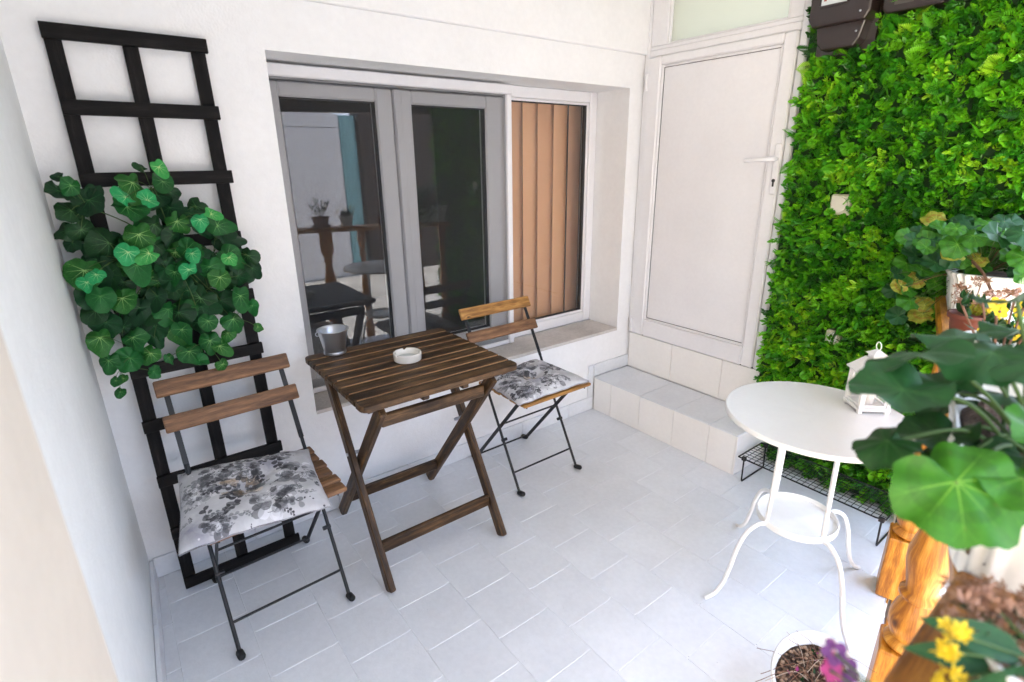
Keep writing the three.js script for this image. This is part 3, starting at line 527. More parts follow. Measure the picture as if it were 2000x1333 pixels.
{
  reseed(77);
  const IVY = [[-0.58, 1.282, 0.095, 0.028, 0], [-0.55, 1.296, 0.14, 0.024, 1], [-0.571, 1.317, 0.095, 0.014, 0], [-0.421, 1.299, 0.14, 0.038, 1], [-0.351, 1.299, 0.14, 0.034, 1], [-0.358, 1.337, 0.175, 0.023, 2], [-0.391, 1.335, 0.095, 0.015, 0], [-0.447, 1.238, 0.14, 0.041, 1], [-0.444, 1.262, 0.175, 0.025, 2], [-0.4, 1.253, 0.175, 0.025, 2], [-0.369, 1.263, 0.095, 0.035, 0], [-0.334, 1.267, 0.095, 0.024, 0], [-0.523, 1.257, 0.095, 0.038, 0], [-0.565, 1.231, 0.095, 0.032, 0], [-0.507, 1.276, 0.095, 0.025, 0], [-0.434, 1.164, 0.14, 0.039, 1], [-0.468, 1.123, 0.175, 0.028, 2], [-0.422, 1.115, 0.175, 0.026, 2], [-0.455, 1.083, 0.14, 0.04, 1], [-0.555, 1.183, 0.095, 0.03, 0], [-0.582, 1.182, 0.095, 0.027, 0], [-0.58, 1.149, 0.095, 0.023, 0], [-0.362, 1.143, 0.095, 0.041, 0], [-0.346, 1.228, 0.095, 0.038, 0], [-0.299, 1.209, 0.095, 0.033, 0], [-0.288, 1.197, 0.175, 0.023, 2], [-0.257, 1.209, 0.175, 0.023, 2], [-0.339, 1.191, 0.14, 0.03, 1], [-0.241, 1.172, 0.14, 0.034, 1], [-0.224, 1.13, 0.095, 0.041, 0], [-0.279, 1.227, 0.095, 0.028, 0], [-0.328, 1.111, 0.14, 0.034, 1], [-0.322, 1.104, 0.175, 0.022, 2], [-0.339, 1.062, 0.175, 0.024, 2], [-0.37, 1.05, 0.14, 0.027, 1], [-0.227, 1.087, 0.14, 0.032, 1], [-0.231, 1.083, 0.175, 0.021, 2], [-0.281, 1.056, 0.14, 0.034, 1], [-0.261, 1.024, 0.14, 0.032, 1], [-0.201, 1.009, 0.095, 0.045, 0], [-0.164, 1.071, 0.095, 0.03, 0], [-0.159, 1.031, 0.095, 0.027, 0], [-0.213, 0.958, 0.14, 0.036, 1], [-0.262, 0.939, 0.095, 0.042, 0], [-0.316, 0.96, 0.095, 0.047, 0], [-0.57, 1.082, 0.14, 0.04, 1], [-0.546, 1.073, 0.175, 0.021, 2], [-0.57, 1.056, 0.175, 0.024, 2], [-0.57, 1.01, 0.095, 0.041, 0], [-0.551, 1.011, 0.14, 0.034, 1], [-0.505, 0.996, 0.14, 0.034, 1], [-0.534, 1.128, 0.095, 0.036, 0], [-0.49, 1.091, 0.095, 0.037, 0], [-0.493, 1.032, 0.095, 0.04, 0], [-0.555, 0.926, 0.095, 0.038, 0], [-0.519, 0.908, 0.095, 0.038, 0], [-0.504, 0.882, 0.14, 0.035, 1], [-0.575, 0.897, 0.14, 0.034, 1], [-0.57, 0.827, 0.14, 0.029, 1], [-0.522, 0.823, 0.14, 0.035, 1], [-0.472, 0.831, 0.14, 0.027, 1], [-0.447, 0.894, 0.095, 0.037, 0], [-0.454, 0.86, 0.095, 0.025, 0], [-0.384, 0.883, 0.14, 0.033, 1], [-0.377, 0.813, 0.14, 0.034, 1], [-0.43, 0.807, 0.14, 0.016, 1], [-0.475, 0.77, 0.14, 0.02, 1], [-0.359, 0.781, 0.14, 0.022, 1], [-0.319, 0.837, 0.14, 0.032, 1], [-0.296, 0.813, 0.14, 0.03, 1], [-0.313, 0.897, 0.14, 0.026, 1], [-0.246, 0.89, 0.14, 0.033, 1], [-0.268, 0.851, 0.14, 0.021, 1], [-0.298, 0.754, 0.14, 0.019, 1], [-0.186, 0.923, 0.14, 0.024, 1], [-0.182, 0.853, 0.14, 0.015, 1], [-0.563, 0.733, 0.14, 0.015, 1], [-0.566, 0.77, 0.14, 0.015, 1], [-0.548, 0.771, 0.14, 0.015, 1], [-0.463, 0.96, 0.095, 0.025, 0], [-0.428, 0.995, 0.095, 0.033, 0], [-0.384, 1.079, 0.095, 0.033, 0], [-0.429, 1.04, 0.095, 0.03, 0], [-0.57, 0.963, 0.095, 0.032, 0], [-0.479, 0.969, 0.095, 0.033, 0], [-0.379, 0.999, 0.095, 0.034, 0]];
  const pl = thing('climbing_plant', 'dark green leafy climbing plant hanging on the black trellis', 'plant');
  const root = V(-0.37, 1.1, 0.062);
  const all = IVY.slice();
  for (let i = 0; i < 62; i++) { const a = rnd() * 6.28, k = Math.sqrt(rnd()); all.push([-0.37 + Math.cos(a) * k * 0.2, 1.05 + Math.sin(a) * k * 0.17, rr(0.07, 0.12), rr(0.028, 0.042), i % 3 ? 0 : 1]); }
  const hubs = []; for (let i = 0; i < 13; i++) { const a = i * 2.399, k = Math.sqrt((i + 0.5) / 13); hubs.push(V(-0.37 + Math.cos(a) * k * 0.15, 1.04 + Math.sin(a) * k * 0.17, 0.085)); }
  hubs.push(V(-0.53, 1.24, 0.09), V(-0.53, 0.86, 0.1), V(-0.24, 0.88, 0.1), V(-0.38, 1.28, 0.1), V(-0.33, 0.82, 0.11), V(-0.55, 0.79, 0.12));
  hubs.forEach((h) => part('stem', tube([root, root.clone().lerp(h, 0.5).add(V(rr(-0.02, 0.02), rr(0, 0.03), 0.02)), h], 0.0015, 10, 5), M.stem, pl));
  for (const [x, y, z, R, k] of all) {
    const p = V(x, y, z + rr(-0.012, 0.012));
    const face = V(-0.1 + rr(-0.7, 0.8), rr(-0.3, 1.0), 1), tip = V((x + 0.37) * 1.6 + rr(-0.6, 0.6), -0.6 + (y - 1.1) * 1.5 + rr(-0.5, 0.5), 0);
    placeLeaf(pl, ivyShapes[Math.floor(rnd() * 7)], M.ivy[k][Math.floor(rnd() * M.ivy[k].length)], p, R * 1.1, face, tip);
    const hub = hubs.reduce((b, h) => (h.distanceTo(p) < b.distanceTo(p) ? h : b));
    part('stalk', tube([hub, hub.clone().lerp(p, 0.6).add(V(0, 0.008, 0.006)), p], 0.0009, 6, 4), M.stem, pl);
  }
}

// ---- folding chairs
function makeChair(label, pos, turn, gold) {
  const c = thing('folding_chair', label, 'chair', pos, turn, 'folding bistro chairs');
  const SW = 0.165;     // local: rear feet at z = 0, front feet at z = 0.36
  const back = (y) => 0.36 - 0.4 * y / 0.73;
  for (const s of [-1, 1]) {
    part('back_leg_bar', [tube([[s * SW, 0.012, back(0.012)], [s * SW, 0.50, back(0.50)]], 0.0058, 2, 8), bar(V(s * SW, 0.48, back(0.48)), V(s * SW, 0.725, back(0.725)), 0.015, 0.005, 0.001, V(1, 0, 0))], M.steel, c);
    part('seat_leg_bar', bar(V(s * (SW - 0.013), 0.012, 0.004), V(s * (SW - 0.013), 0.424, 0.345), 0.005, 0.016, 0.001), M.steel, c);
    for (const z of [0.362, 0]) { const f = new THREE.CapsuleGeometry(0.011, 0.024, 4, 10); f.rotateX(Math.PI / 2 - 0.25); f.translate(s * (z ? SW : SW - 0.013), 0.012, z + (z ? 0.004 : -0.006)); part('foot_cap', f, M.rubber, c); }
    part('seat_bracket', bar(V(s * (SW - 0.006), 0.421, 0.10), V(s * (SW - 0.006), 0.421, 0.40), 0.004, 0.012, 0.001), M.steel, c);
    part('rivet', new THREE.CylinderGeometry(0.007, 0.007, 0.024, 10).rotateZ(Math.PI / 2).translate(s * (SW - 0.006), 0.212, 0.178 + 0.066), M.steel, c);
  }
  part('cross_rod', tube([[-SW, 0.085, back(0.085)], [SW, 0.085, back(0.085)]], 0.004, 1, 8), M.steel, c);
  part('cross_rod', tube([[-SW + 0.013, 0.045, 0.036], [SW - 0.013, 0.045, 0.036]], 0.004, 1, 8), M.steel, c);
  part('cross_rod', tube([[-SW + 0.013, 0.275, 0.222], [SW - 0.013, 0.275, 0.222]], 0.004, 1, 8), M.steel, c);
  for (let i = 0; i < 6; i++) part('seat_slat', cbox(0.374 + (i % 2 ? -0.008 : 0), 0.014, 0.043, 0.004, 0, 0.434, 0.12 + i * 0.0545), gold ? M.slatGold : M.slat[i % 2], c);
  for (const [y, i] of [[0.71, 0], [0.615, 1]]) { const g = cbox(0.384, 0.05, 0.013, 0.003, 0, 0, 0.009); g.rotateX(-0.5); g.translate(0, y, back(y) + 0.002); part('back_slat', g, gold ? (i ? M.slat[1] : M.slatGold) : M.slat[i], c); }
  return c;
}
reseed(41);
makeChair('folding chair nearest the left wall, in front of the black trellis', [-0.292, 0, 0.152], 0.04, false);
makeChair('folding chair with golden wood backrest, below the window at the right of the table', [0.836, 0, 0.045], 0, true);
function cushion(label, corners, y, m, droop, sd) {
  const c = thing('seat_cushion', label, 'cushion', [0, 0, 0], 0, 'floral seat cushions');
  const N = 44, P = [], U = [], I = [], [BL, BR, FR, FL] = corners;
  const top = (u, v, s) => { // u,v in -1..1
    const pin = 1 - 0.035 * (1 - u * u) * Math.abs(v) ** 6 - 0, pin2 = 1 - 0.035 * (1 - v * v) * Math.abs(u) ** 6;
    const uu = u * pin2, vv = v * pin, a = (uu + 1) / 2, b = (vv + 1) / 2;
    const x = lerp(lerp(BL[0], BR[0], a), lerp(FL[0], FR[0], a), b), z = lerp(lerp(BL[1], BR[1], a), lerp(FL[1], FR[1], a), b);
    const e = Math.pow(Math.max(0, (1 - u ** 4) * (1 - v ** 4)), 0.55), r = Math.hypot(u, v);
    const tuft = Math.exp(-r * r * 16), fold = 0.0035 * e * Math.sin(Math.atan2(v, u) * 7 + sd + r * 3) * Math.exp(-Math.abs(r - 0.42) * 3) + 0.004 * e * n3(u * 2.2 + sd, v * 2.2, sd);
    let h = s > 0 ? 0.034 * e * (1 - 0.72 * tuft) + fold : -0.010 * e;
    h += 0.003 * n3(u * 3, v * 3, sd + 5) * (1 - e) - droop(x, z);
    return [x, y + h, z];
  };
  for (const s of [1, -1]) { const o = P.length / 3; for (let j = 0; j <= N; j++) for (let i = 0; i <= N; i++) { const u = Math.sin((2 * i / N - 1) * Math.PI / 2), v = Math.sin((2 * j / N - 1) * Math.PI / 2); P.push(...top(u, v, s)); U.push((u + 1) / 2, (v + 1) / 2); }
    for (let j = 0; j < N; j++) for (let i = 0; i < N; i++) { const a = o + j * (N + 1) + i, b = a + 1, d = a + N + 1, e = d + 1; if (s > 0) I.push(a, d, b, b, d, e); else I.push(a, b, d, b, e, d); } }
  const g = new THREE.BufferGeometry(); g.setAttribute('position', new THREE.Float32BufferAttribute(P, 3)); g.setAttribute('uv', new THREE.Float32BufferAttribute(U, 2)); g.setIndex(I); g.computeVertexNormals();
  part('cover', g, m, c);
  const rim = []; for (let k = 0; k <= 120; k++) { const q = (k % 120) / 30, t = (q % 1) * 2 - 1; const [u, v] = q < 1 ? [t, -1] : q < 2 ? [1, t] : q < 3 ? [-t, 1] : [-1, -t]; rim.push(V(...top(u, v, 1))); }
  part('piping', new THREE.TubeGeometry(new THREE.CatmullRomCurve3(rim), 240, 0.0022, 5), m, c);
  const mid = top(0, 0, 1); part('button', new THREE.SphereGeometry(0.006, 12, 8).scale(1, 0.5, 1).translate(mid[0], mid[1] + 0.002, mid[2]), m, c);
}
cushion('grey floral cushion slipping forward on the chair nearest the left wall', [[-0.478, 0.197], [-0.12, 0.29], [-0.166, 0.633], [-0.524, 0.592]], 0.455, M.fabric[0], (x, z) => 0.10 * Math.max(0, z - 0.575) + 0.16 * Math.max(0, -0.478 - x), 1.3);
cushion('grey floral cushion on the chair below the window', [[0.635, 0.185], [0.992, 0.12], [1.0, 0.462], [0.622, 0.465]], 0.455, M.fabric[1], (x, z) => 0.1 * Math.max(0, z - 0.46), 4.1);

// ---- folding table
{
  reseed(52);
  const t = thing('folding_table', 'dark brown slatted folding table between the two chairs', 'table', [0.233, 0, 0.35], -0.007);
  const n = 9, W = 0.54 / n;
  for (let i = 0; i < n; i++) {
    const z = -0.27 + (i + 0.5) * W, w = W - 0.0065;
    let g;
    if (i === 0 || i === n - 1) { const s = new THREE.Shape(), hx = 0.275, hz = w / 2, r = 0.03, e = i ? 1 : -1; // outer slats: rounded outer corners
      s.moveTo(-hx + 0.003, -hz); s.lineTo(hx - 0.003, -hz); s.lineTo(hx, -hz + 0.003); s.lineTo(hx, hz - r); s.quadraticCurveTo(hx, hz, hx - r, hz); s.lineTo(-hx + r, hz); s.quadraticCurveTo(-hx, hz, -hx, hz - r); s.lineTo(-hx, -hz + 0.003);
      g = new THREE.ExtrudeGeometry(s, { depth: 0.014, bevelEnabled: true, bevelSize: 0.0025, bevelThickness: 0.0025, bevelOffset: -0.0025, bevelSegments: 2, curveSegments: 8 }); g.rotateX(Math.PI / 2); if (e < 0) g.scale(1, 1, -1); 
      if (e < 0) { const ix = g.attributes.position; const a = ix.array; for (let k = 0; k < a.length; k += 9) for (let q = 0; q < 3; q++) { const tmp = a[k + 3 + q]; a[k + 3 + q] = a[k + 6 + q]; a[k + 6 + q] = tmp; } g.computeVertexNormals(); }
      g.translate(0, 0.6975, z);
    } else g = cbox(0.55, 0.019, w, 0.0035, 0, 0.6905, z);
    const sl = part('top_slat', g, M.table[[0, 1, 2, 0, 1, 0, 2, 1, 0][i]], t);
    if (i < n - 1) { const e = cbox(0.54 - rr(0.004, 0.02), 0.0036, 0.0036, 0.0006); e.rotateX(Math.PI / 4); e.translate(rr(-0.004, 0.004), 0.6978, z + w / 2 - 0.0022); part('pale_edge', e, M.slatPale, sl); }  // thin strip of paler wood along the front top edge of each slat
  }
  for (const x of [-0.236, -0.07, 0.07, 0.236]) part('batten', boxAt(x - 0.012, x + 0.012, 0.662, 0.6805, -0.245, Math.abs(x) > 0.1 ? 0.235 : 0.252, 0.003, 2), M.table[1], t);
  const legs = (x, zf, zt, name) => part(name, bar(V(x, 0.002, zf), V(x, 0.655, zt), 0.022, 0.044, 0.004), M.table[0], t);
  for (const s of [-1, 1]) { legs(s * 0.226, 0.215, -0.18, 'leg'); legs(s * 0.199, -0.305, 0.213, 'leg'); part('pivot_bolt', new THREE.CylinderGeometry(0.006, 0.006, 0.056, 12).rotateZ(Math.PI / 2).translate(s * 0.2125, 0.405, -0.0285), M.zinc, t); }
  part('stretcher', cbox(0.43, 0.042, 0.02, 0.003, 0, 0.125, 0.140), M.table[0], t);
  part('stretcher', cbox(0.376, 0.042, 0.02, 0.003, 0, 0.12, -0.211), M.table[2], t);
  part('top_rail', cbox(0.376, 0.04, 0.02, 0.003, 0, 0.596, 0.170), M.table[0], t);
  part('top_rail', cbox(0.43, 0.04, 0.02, 0.003, 0, 0.63, -0.166), M.table[0], t);
}
// ---- on the table
{
  const b = thing('metal_pot', 'small zinc metal pot on the left rear corner of the wooden table', 'pot', [0.062, 0.7005, 0.118]);
  part('body', lathe([[0.0, 0.004], [0.034, 0.004], [0.037, 0.0], [0.039, 0.003], [0.038, 0.010], [0.0365, 0.013], [0.050, 0.083], [0.0535, 0.086], [0.0535, 0.089], [0.0505, 0.0895], [0.0475, 0.084], [0.035, 0.010], [0.0, 0.009]], 48), M.zinc, b);
  part('rim', new THREE.TorusGeometry(0.0522, 0.0019, 8, 48).rotateX(Math.PI / 2).translate(0, 0.0885, 0), M.zinc, b);
  part('lug', new THREE.TorusGeometry(0.007, 0.0015, 6, 16).translate(-0.053, 0.080, 0), M.zinc, b);
  const a = thing('ashtray', 'round white ceramic ashtray in the middle of the wooden table', 'ashtray', [0.232, 0.7005, 0.345]);
  const g = lathe([[0.0, 0.0], [0.044, 0.0], [0.047, 0.003], [0.048, 0.026], [0.0465, 0.0285], [0.042, 0.0285], [0.040, 0.026], [0.039, 0.009], [0.0, 0.008]], 64);
  const p = g.attributes.position; for (let i = 0; i < p.count; i++) { const x = p.getX(i), y = p.getY(i), z = p.getZ(i); if (y > 0.02) { const an = Math.atan2(z, x); for (const k of [-1.35, 0.75, 2.85]) { let d = Math.abs(an - k); d = Math.min(d, 6.2832 - d); if (d < 0.11) p.setY(i, y - 0.008 * (1 - d / 0.11) ** 0.5); } } } g.computeVertexNormals();
  part('bowl', g, M.ceramic, a);
  part('ash', new THREE.CircleGeometry(0.036, 24).rotateX(-Math.PI / 2).translate(0, 0.0098, 0), M.ash, a);
}
// ---- round side table with curved legs
{
  const t = thing('round_side_table', 'round white metal side table with curved legs by the hedge', 'table', [1.062, 0, 1.333]);
  part('top', lathe([[0.0, 0.606], [0.243, 0.606], [0.247, 0.604], [0.2505, 0.6055], [0.2515, 0.613], [0.2495, 0.6195], [0.246, 0.6205], [0.242, 0.6185], [0.0, 0.618]], 80), M.whiteMetal, t);
  const feet = [[-0.271, -0.117], [-0.12, 0.246], [0.257, 0.128], [0.136, -0.251]];
  for (const [fx, fz] of feet) {
    const L = Math.hypot(fx, fz), ux = fx / L, uz = fz / L, q = (r, y) => V(ux * r, y, uz * r);
    part('leg', tube([q(0.105, 0.606), q(0.107, 0.45), q(0.111, 0.28), q(0.113, 0.262)], 0.0068, 16, 10), M.whiteMetal, t);
    part('leg', tube([q(0.108, 0.252), q(0.135, 0.258), q(0.175, 0.238), q(0.205, 0.18), q(0.222, 0.11), q(0.242, 0.05), q(0.268, 0.016), q(L, 0.0068)], 0.0068, 40, 10), M.whiteMetal, t);
  }
  const s = part('shelf', new THREE.CylinderGeometry(0.112, 0.112, 0.003, 56).translate(0, 0.254, 0), M.whiteMetal, t);
  part('shelf_rim', lathe([[0.110, 0.248], [0.1155, 0.247], [0.117, 0.250], [0.117, 0.268], [0.1155, 0.271], [0.1125, 0.270], [0.1115, 0.256], [0.110, 0.248]], 56), M.whiteMetal, s);
}
// ---- lantern
{
  const l = thing('lantern', 'white metal lantern with glass sides on the round side table', 'lantern', [1.222, 0.6185, 1.405], 0.83);
  const H = 0.046;
  part('base', [boxAt(-H, H, 0.008, 0.018, -H, H, 0.002), ...[-1, 1].flatMap((a) => [-1, 1].map((b) => boxAt(a * (H - 0.008) - 0.006, a * (H - 0.008) + 0.006, 0, 0.008, b * (H - 0.008) - 0.006, b * (H - 0.008) + 0.006, 0.001)))], M.whiteMetal, l);
  for (const a of [-1, 1]) for (const b of [-1, 1]) part('corner_post', boxAt(a * (H - 0.007) - 0.005, a * (H - 0.007) + 0.005, 0.0181, 0.118, b * (H - 0.007) - 0.005, b * (H - 0.007) + 0.005, 0.001), M.whiteMetal, l);
  for (let k = 0; k < 4; k++) { const m = new THREE.Matrix4().makeRotationY(k * Math.PI / 2);
    part('pane_frame', [boxAt(-H + 0.0125, H - 0.0125, 0.0185, 0.026, H - 0.010, H - 0.005, 0.001), boxAt(-H + 0.0125, H - 0.0125, 0.110, 0.1175, H - 0.010, H - 0.005, 0.001), boxAt(-H + 0.0125, -H + 0.018, 0.0265, 0.1095, H - 0.010, H - 0.005, 0.001), boxAt(H - 0.018, H - 0.0125, 0.0265, 0.1095, H - 0.010, H - 0.005, 0.001)].map((g) => g.applyMatrix4(m)), M.whiteMetal, l);
    part('pane', boxAt(-H + 0.0165, H - 0.0165, 0.025, 0.111, H - 0.0085, H - 0.0079, 0.0001).applyMatrix4(m), M.glassPlain, l); }
  const fr = (r0, y0, r1, y1) => { const g = new THREE.CylinderGeometry(r1 * Math.SQRT2, r0 * Math.SQRT2, y1 - y0, 4, 1).toNonIndexed(); g.rotateY(Math.PI / 4); g.translate(0, (y0 + y1) / 2, 0); g.computeVertexNormals(); return g; };
  const roof = part('roof', [boxAt(-H - 0.006, H + 0.006, 0.1181, 0.125, -H - 0.006, H + 0.006, 0.002), fr(H + 0.003, 0.125, 0.02, 0.162)], M.whiteMetal, l);
  part('chimney', [fr(0.016, 0.1621, 0.016, 0.174), fr(0.022, 0.1742, 0.004, 0.188)], M.whiteMetal, roof);
  part('ring', new THREE.TorusGeometry(0.012, 0.0016, 8, 24).translate(0, 0.199, 0), M.whiteMetal, roof);
  part('candle', new THREE.CylinderGeometry(0.017, 0.017, 0.035, 24).translate(0, 0.0358, 0), M.ceramic, l);
}
// ---- black wire rack against the hedge
{
  const r = thing('wire_rack', 'low black wire rack on the floor behind the round table', 'rack');
  const x0 = 1.482, x1 = 1.682, z0 = 0.905, z1 = 1.462, y = 0.118;
  part('rim', tube([[x0, y, z0], [x1, y, z0], [x1, y, z1], [x0, y, z1], [x0, y, z0]], 0.0032, 40, 8, true), M.steel, r);
  for (let i = 1; i < 9; i++) part('long_wire', tube([[lerp(x0, x1, i / 9), y + 0.003, z0], [lerp(x0, x1, i / 9), y + 0.003, z1]], 0.0014, 1, 6), M.steel, r);
  for (let i = 1; i < 25; i++) part('cross_wire', tube([[x0, y, lerp(z0, z1, i / 25)], [x1, y, lerp(z0, z1, i / 25)]], 0.0014, 1, 6), M.steel, r);
  for (const z of [z0 + 0.02, z1 - 0.012]) { part('leg_loop', tube([[x0 + 0.01, y - 0.004, z], [x0 + 0.008, 0.004, z + 0.003], [x1 - 0.008, 0.004, z + 0.003], [x1 - 0.01, y - 0.004, z]], 0.0034, 36, 8, true), M.steel, r);
    for (const x of [x0 + 0.01, x1 - 0.01]) part('clip', boxAt(x - 0.007, x + 0.007, y - 0.014, y + 0.004, z - 0.009, z + 0.009, 0.002), M.rubber, r); }
}

// ---- wooden railing along the slanting floor edge
{
  reseed(63);
  const r = thing('wooden_railing', 'orange varnished wooden railing with turned balusters at the floor edge', 'railing', [EO[0], 0, EO[1]], TH);
  const turned = (y0, y1, R) => { const h = y1 - y0, q = [[0.6, 0], [0.95, 0.015], [1, 0.03], [0.8, 0.05], [0.62, 0.06], [0.8, 0.075], [0.98, 0.13], [1, 0.18], [0.86, 0.24], [0.66, 0.285], [0.6, 0.30], [0.86, 0.315], [0.86, 0.335], [0.62, 0.35], [0.74, 0.42], [0.9, 0.5], [0.92, 0.56], [0.72, 0.66], [0.55, 0.76], [0.5, 0.82], [0.78, 0.845], [0.78, 0.865], [0.55, 0.885], [0.7, 0.93], [0.95, 0.97], [0.8, 1]]; return woodLathe(q.map(([a, b]) => [a * R, y0 + b * h]), 32); };
  const newel = (s, i) => part('newel_post', [boxAt(s - 0.05, s + 0.05, 0.0015, 0.222, -0.034, 0.066, 0.004), boxAt(s - 0.05, s + 0.05, -0.3, 0.0012, 0.012, 0.066, 0.003), turned(0.222, 0.70, 0.047).translate(s, 0, 0.016), boxAt(s - 0.046, s + 0.046, 0.70, 0.852, -0.03, 0.062, 0.004)], M.rail[i % 2], r);
  newel(0.05, 0); newel(-0.44, 1);
  for (const s of [0.27, 0.465, -0.175, -0.66, -0.86, -1.06, -1.26, -1.46, -1.66, -1.86, -2.06, -2.26]) { const g = turned(-0.12, 0.80, 0.036).translate(s, 0, 0.05); part('baluster', [g, boxAt(s - 0.03, s + 0.03, -0.2, -0.121, 0.02, 0.08, 0.003), boxAt(s - 0.028, s + 0.028, 0.80, 0.852, 0.022, 0.078, 0.003)], M.rail[0], r); }
  part('handrail', boxAt(-2.5, 0.53, 0.8525, 0.888, -0.042, 0.088, 0.008), M.rail[1], r);
  part('bottom_rail', boxAt(-2.5, 0.53, -0.26, -0.2005, 0.0665, 0.105, 0.004), M.rail[0], r);
  const b = thing('shelf_board', 'shade-darkened brown wooden board lying across the handrail under the near flower pots', 'board');
  part('plank', boxAt(-0.34, 0.17, 0.889, 0.906, 1.84, 2.06, 0.003), M.board, b);
}

// ---- flower pots and plants
function trough(parent, len, wid, h, m) { // fluted trough, base at the origin
  const N = 96, prof = [[0.78, 0], [0.80, 0.004], [0.86, 0.45], [0.93, 0.8], [1.04, 0.95], [1.05, 1], [0.98, 1], [0.92, 0.94], [0.84, 0.5], [0.78, 0.12]], P = [], U = [], I = [];
  prof.forEach(([k, y], j) => { for (let i = 0; i <= N; i++) { const a = i / N * 2 * Math.PI, e = 0.42, cx = Math.sign(Math.cos(a)) * Math.abs(Math.cos(a)) ** e, cz = Math.sign(Math.sin(a)) * Math.abs(Math.sin(a)) ** e; const fl = j < 6 ? 0.0045 * Math.cos(a * 22) * Math.min(1, y * 5) : 0; const x = cx * (len / 2 * k + fl), z = cz * (wid / 2 * k + fl); P.push(x, y * h, z); U.push(i / N, y * h); } });
  for (let j = 0; j + 1 < prof.length; j++) for (let i = 0; i < N; i++) { const a = j * (N + 1) + i, b = a + 1, d = a + N + 1, e = d + 1; I.push(a, d, b, b, d, e); }
  const g = new THREE.BufferGeometry(); g.setAttribute('position', new THREE.Float32BufferAttribute(P, 3)); g.setAttribute('uv', new THREE.Float32BufferAttribute(U, 2)); g.setIndex(I); g.computeVertexNormals();
  part('planter', g, m, parent);
  part('soil', boxAt(-len * 0.4, len * 0.4, h * 0.1, h * 0.82, -wid * 0.38, wid * 0.38, 0.02), M.soil, parent);
}
const potGeo = (r0, r1, h) => lathe([[0, 0], [r0, 0], [r0 + 0.002, 0.002], [r1 - 0.002, h * 0.8], [r1 + 0.004, h * 0.81], [r1 + 0.006, h], [r1, h], [r1 - 0.004, h * 0.85], [0, h * 0.84]], 36);
function star(n, R, w, cup) { const P = [], U = []; for (let k = 0; k < n; k++) { const a = k / n * 6.2832, q = (r, d) => [Math.cos(a + d) * r, cup * r * r / R, Math.sin(a + d) * r]; const T = [[0, 0, 0], q(R * 0.6, w), q(R, 0), [0, 0, 0], q(R, 0), q(R * 0.6, -w)]; for (const t of T) { P.push(...t); U.push(t[0], t[2]); } } return fromTris(P, U); }
const petalMat = (r, g, b) => new THREE.MeshPhysicalMaterial({ color: lin(r, g, b), roughness: 0.7, transmission: 0.2, thickness: 0, side: THREE.DoubleSide });
M.yellow = petalMat(0.75, 0.55, 0.01); M.purple = petalMat(0.10, 0.015, 0.12); M.magenta = petalMat(0.35, 0.03, 0.16); M.dryPink = petalMat(0.42, 0.24, 0.17); M.dryBrown = petalMat(0.22, 0.11, 0.05); M.orange = petalMat(0.7, 0.10, 0.02);
function pansy(parent, pos, R, facing, m1, m2) { const g = []; for (let k = 0; k < 5; k++) { const l = roundLeaf(3, 0.08, 0.10, 0.07, 0.25, k * 2.3, 3, 24); l.scale(R * 0.46, R * 0.46, R * 0.46); l.translate(0, R * 0.5, 0.0006 * k); l.rotateZ(k * 1.2566); g.push(l); }
  const o = part('flower', merge(g), m1, parent), q = new THREE.Quaternion().setFromUnitVectors(V(0, 0, 1), facing.clone().normalize()); o.quaternion.copy(q); o.position.copy(pos);
  part('flower_eye', new THREE.SphereGeometry(R * 0.16, 10, 6), m2, o); return o; }
function dryCluster(parent, pos, r, n, mats, size = 0.007) { const by = mats.map(() => []); for (let i = 0; i < n; i++) { const g = star(5, size * rr(0.8, 1.4), 0.45, rr(-0.8, 1.2)); g.rotateX(rr(-1.2, 1.2)); g.rotateZ(rr(-1.2, 1.2)); const d = V(rr(-1, 1), rr(-0.5, 1), rr(-1, 1)).normalize().multiplyScalar(r * Math.cbrt(rnd())); g.translate(pos.x + d.x, pos.y + d.y * 0.7, pos.z + d.z); by[Math.floor(rnd() * mats.length)].push(g); }
  by.forEach((l, i) => { if (l.length) part('flower_cluster', l, mats[i], parent).userData.kind = 'stuff'; }); }
function ovalLeaf(L, W, curl) { const P = [], U = [], n = 7, w = (t) => Math.sin(Math.PI * t ** 0.75) * W / 2 + 0.0004, pt = (t, s) => [s * w(t), t * L, 0.25 * Math.abs(s) * w(t) - curl * t * t * L]; for (let i = 0; i < n; i++) for (const s of [-1, 1]) { const a = i / n, b = (i + 1) / n, T = s > 0 ? [pt(a, 0), pt(a, s), pt(b, s), pt(a, 0), pt(b, s), pt(b, 0)] : [pt(a, 0), pt(b, s), pt(a, s), pt(a, 0), pt(b, 0), pt(b, s)]; for (const q of T) { P.push(...q); U.push(q[0] / W + 0.5, q[1] / L); } } return fromTris(P, U); }
const local = (o) => (x, y, z) => o.worldToLocal(V(x, y, z));

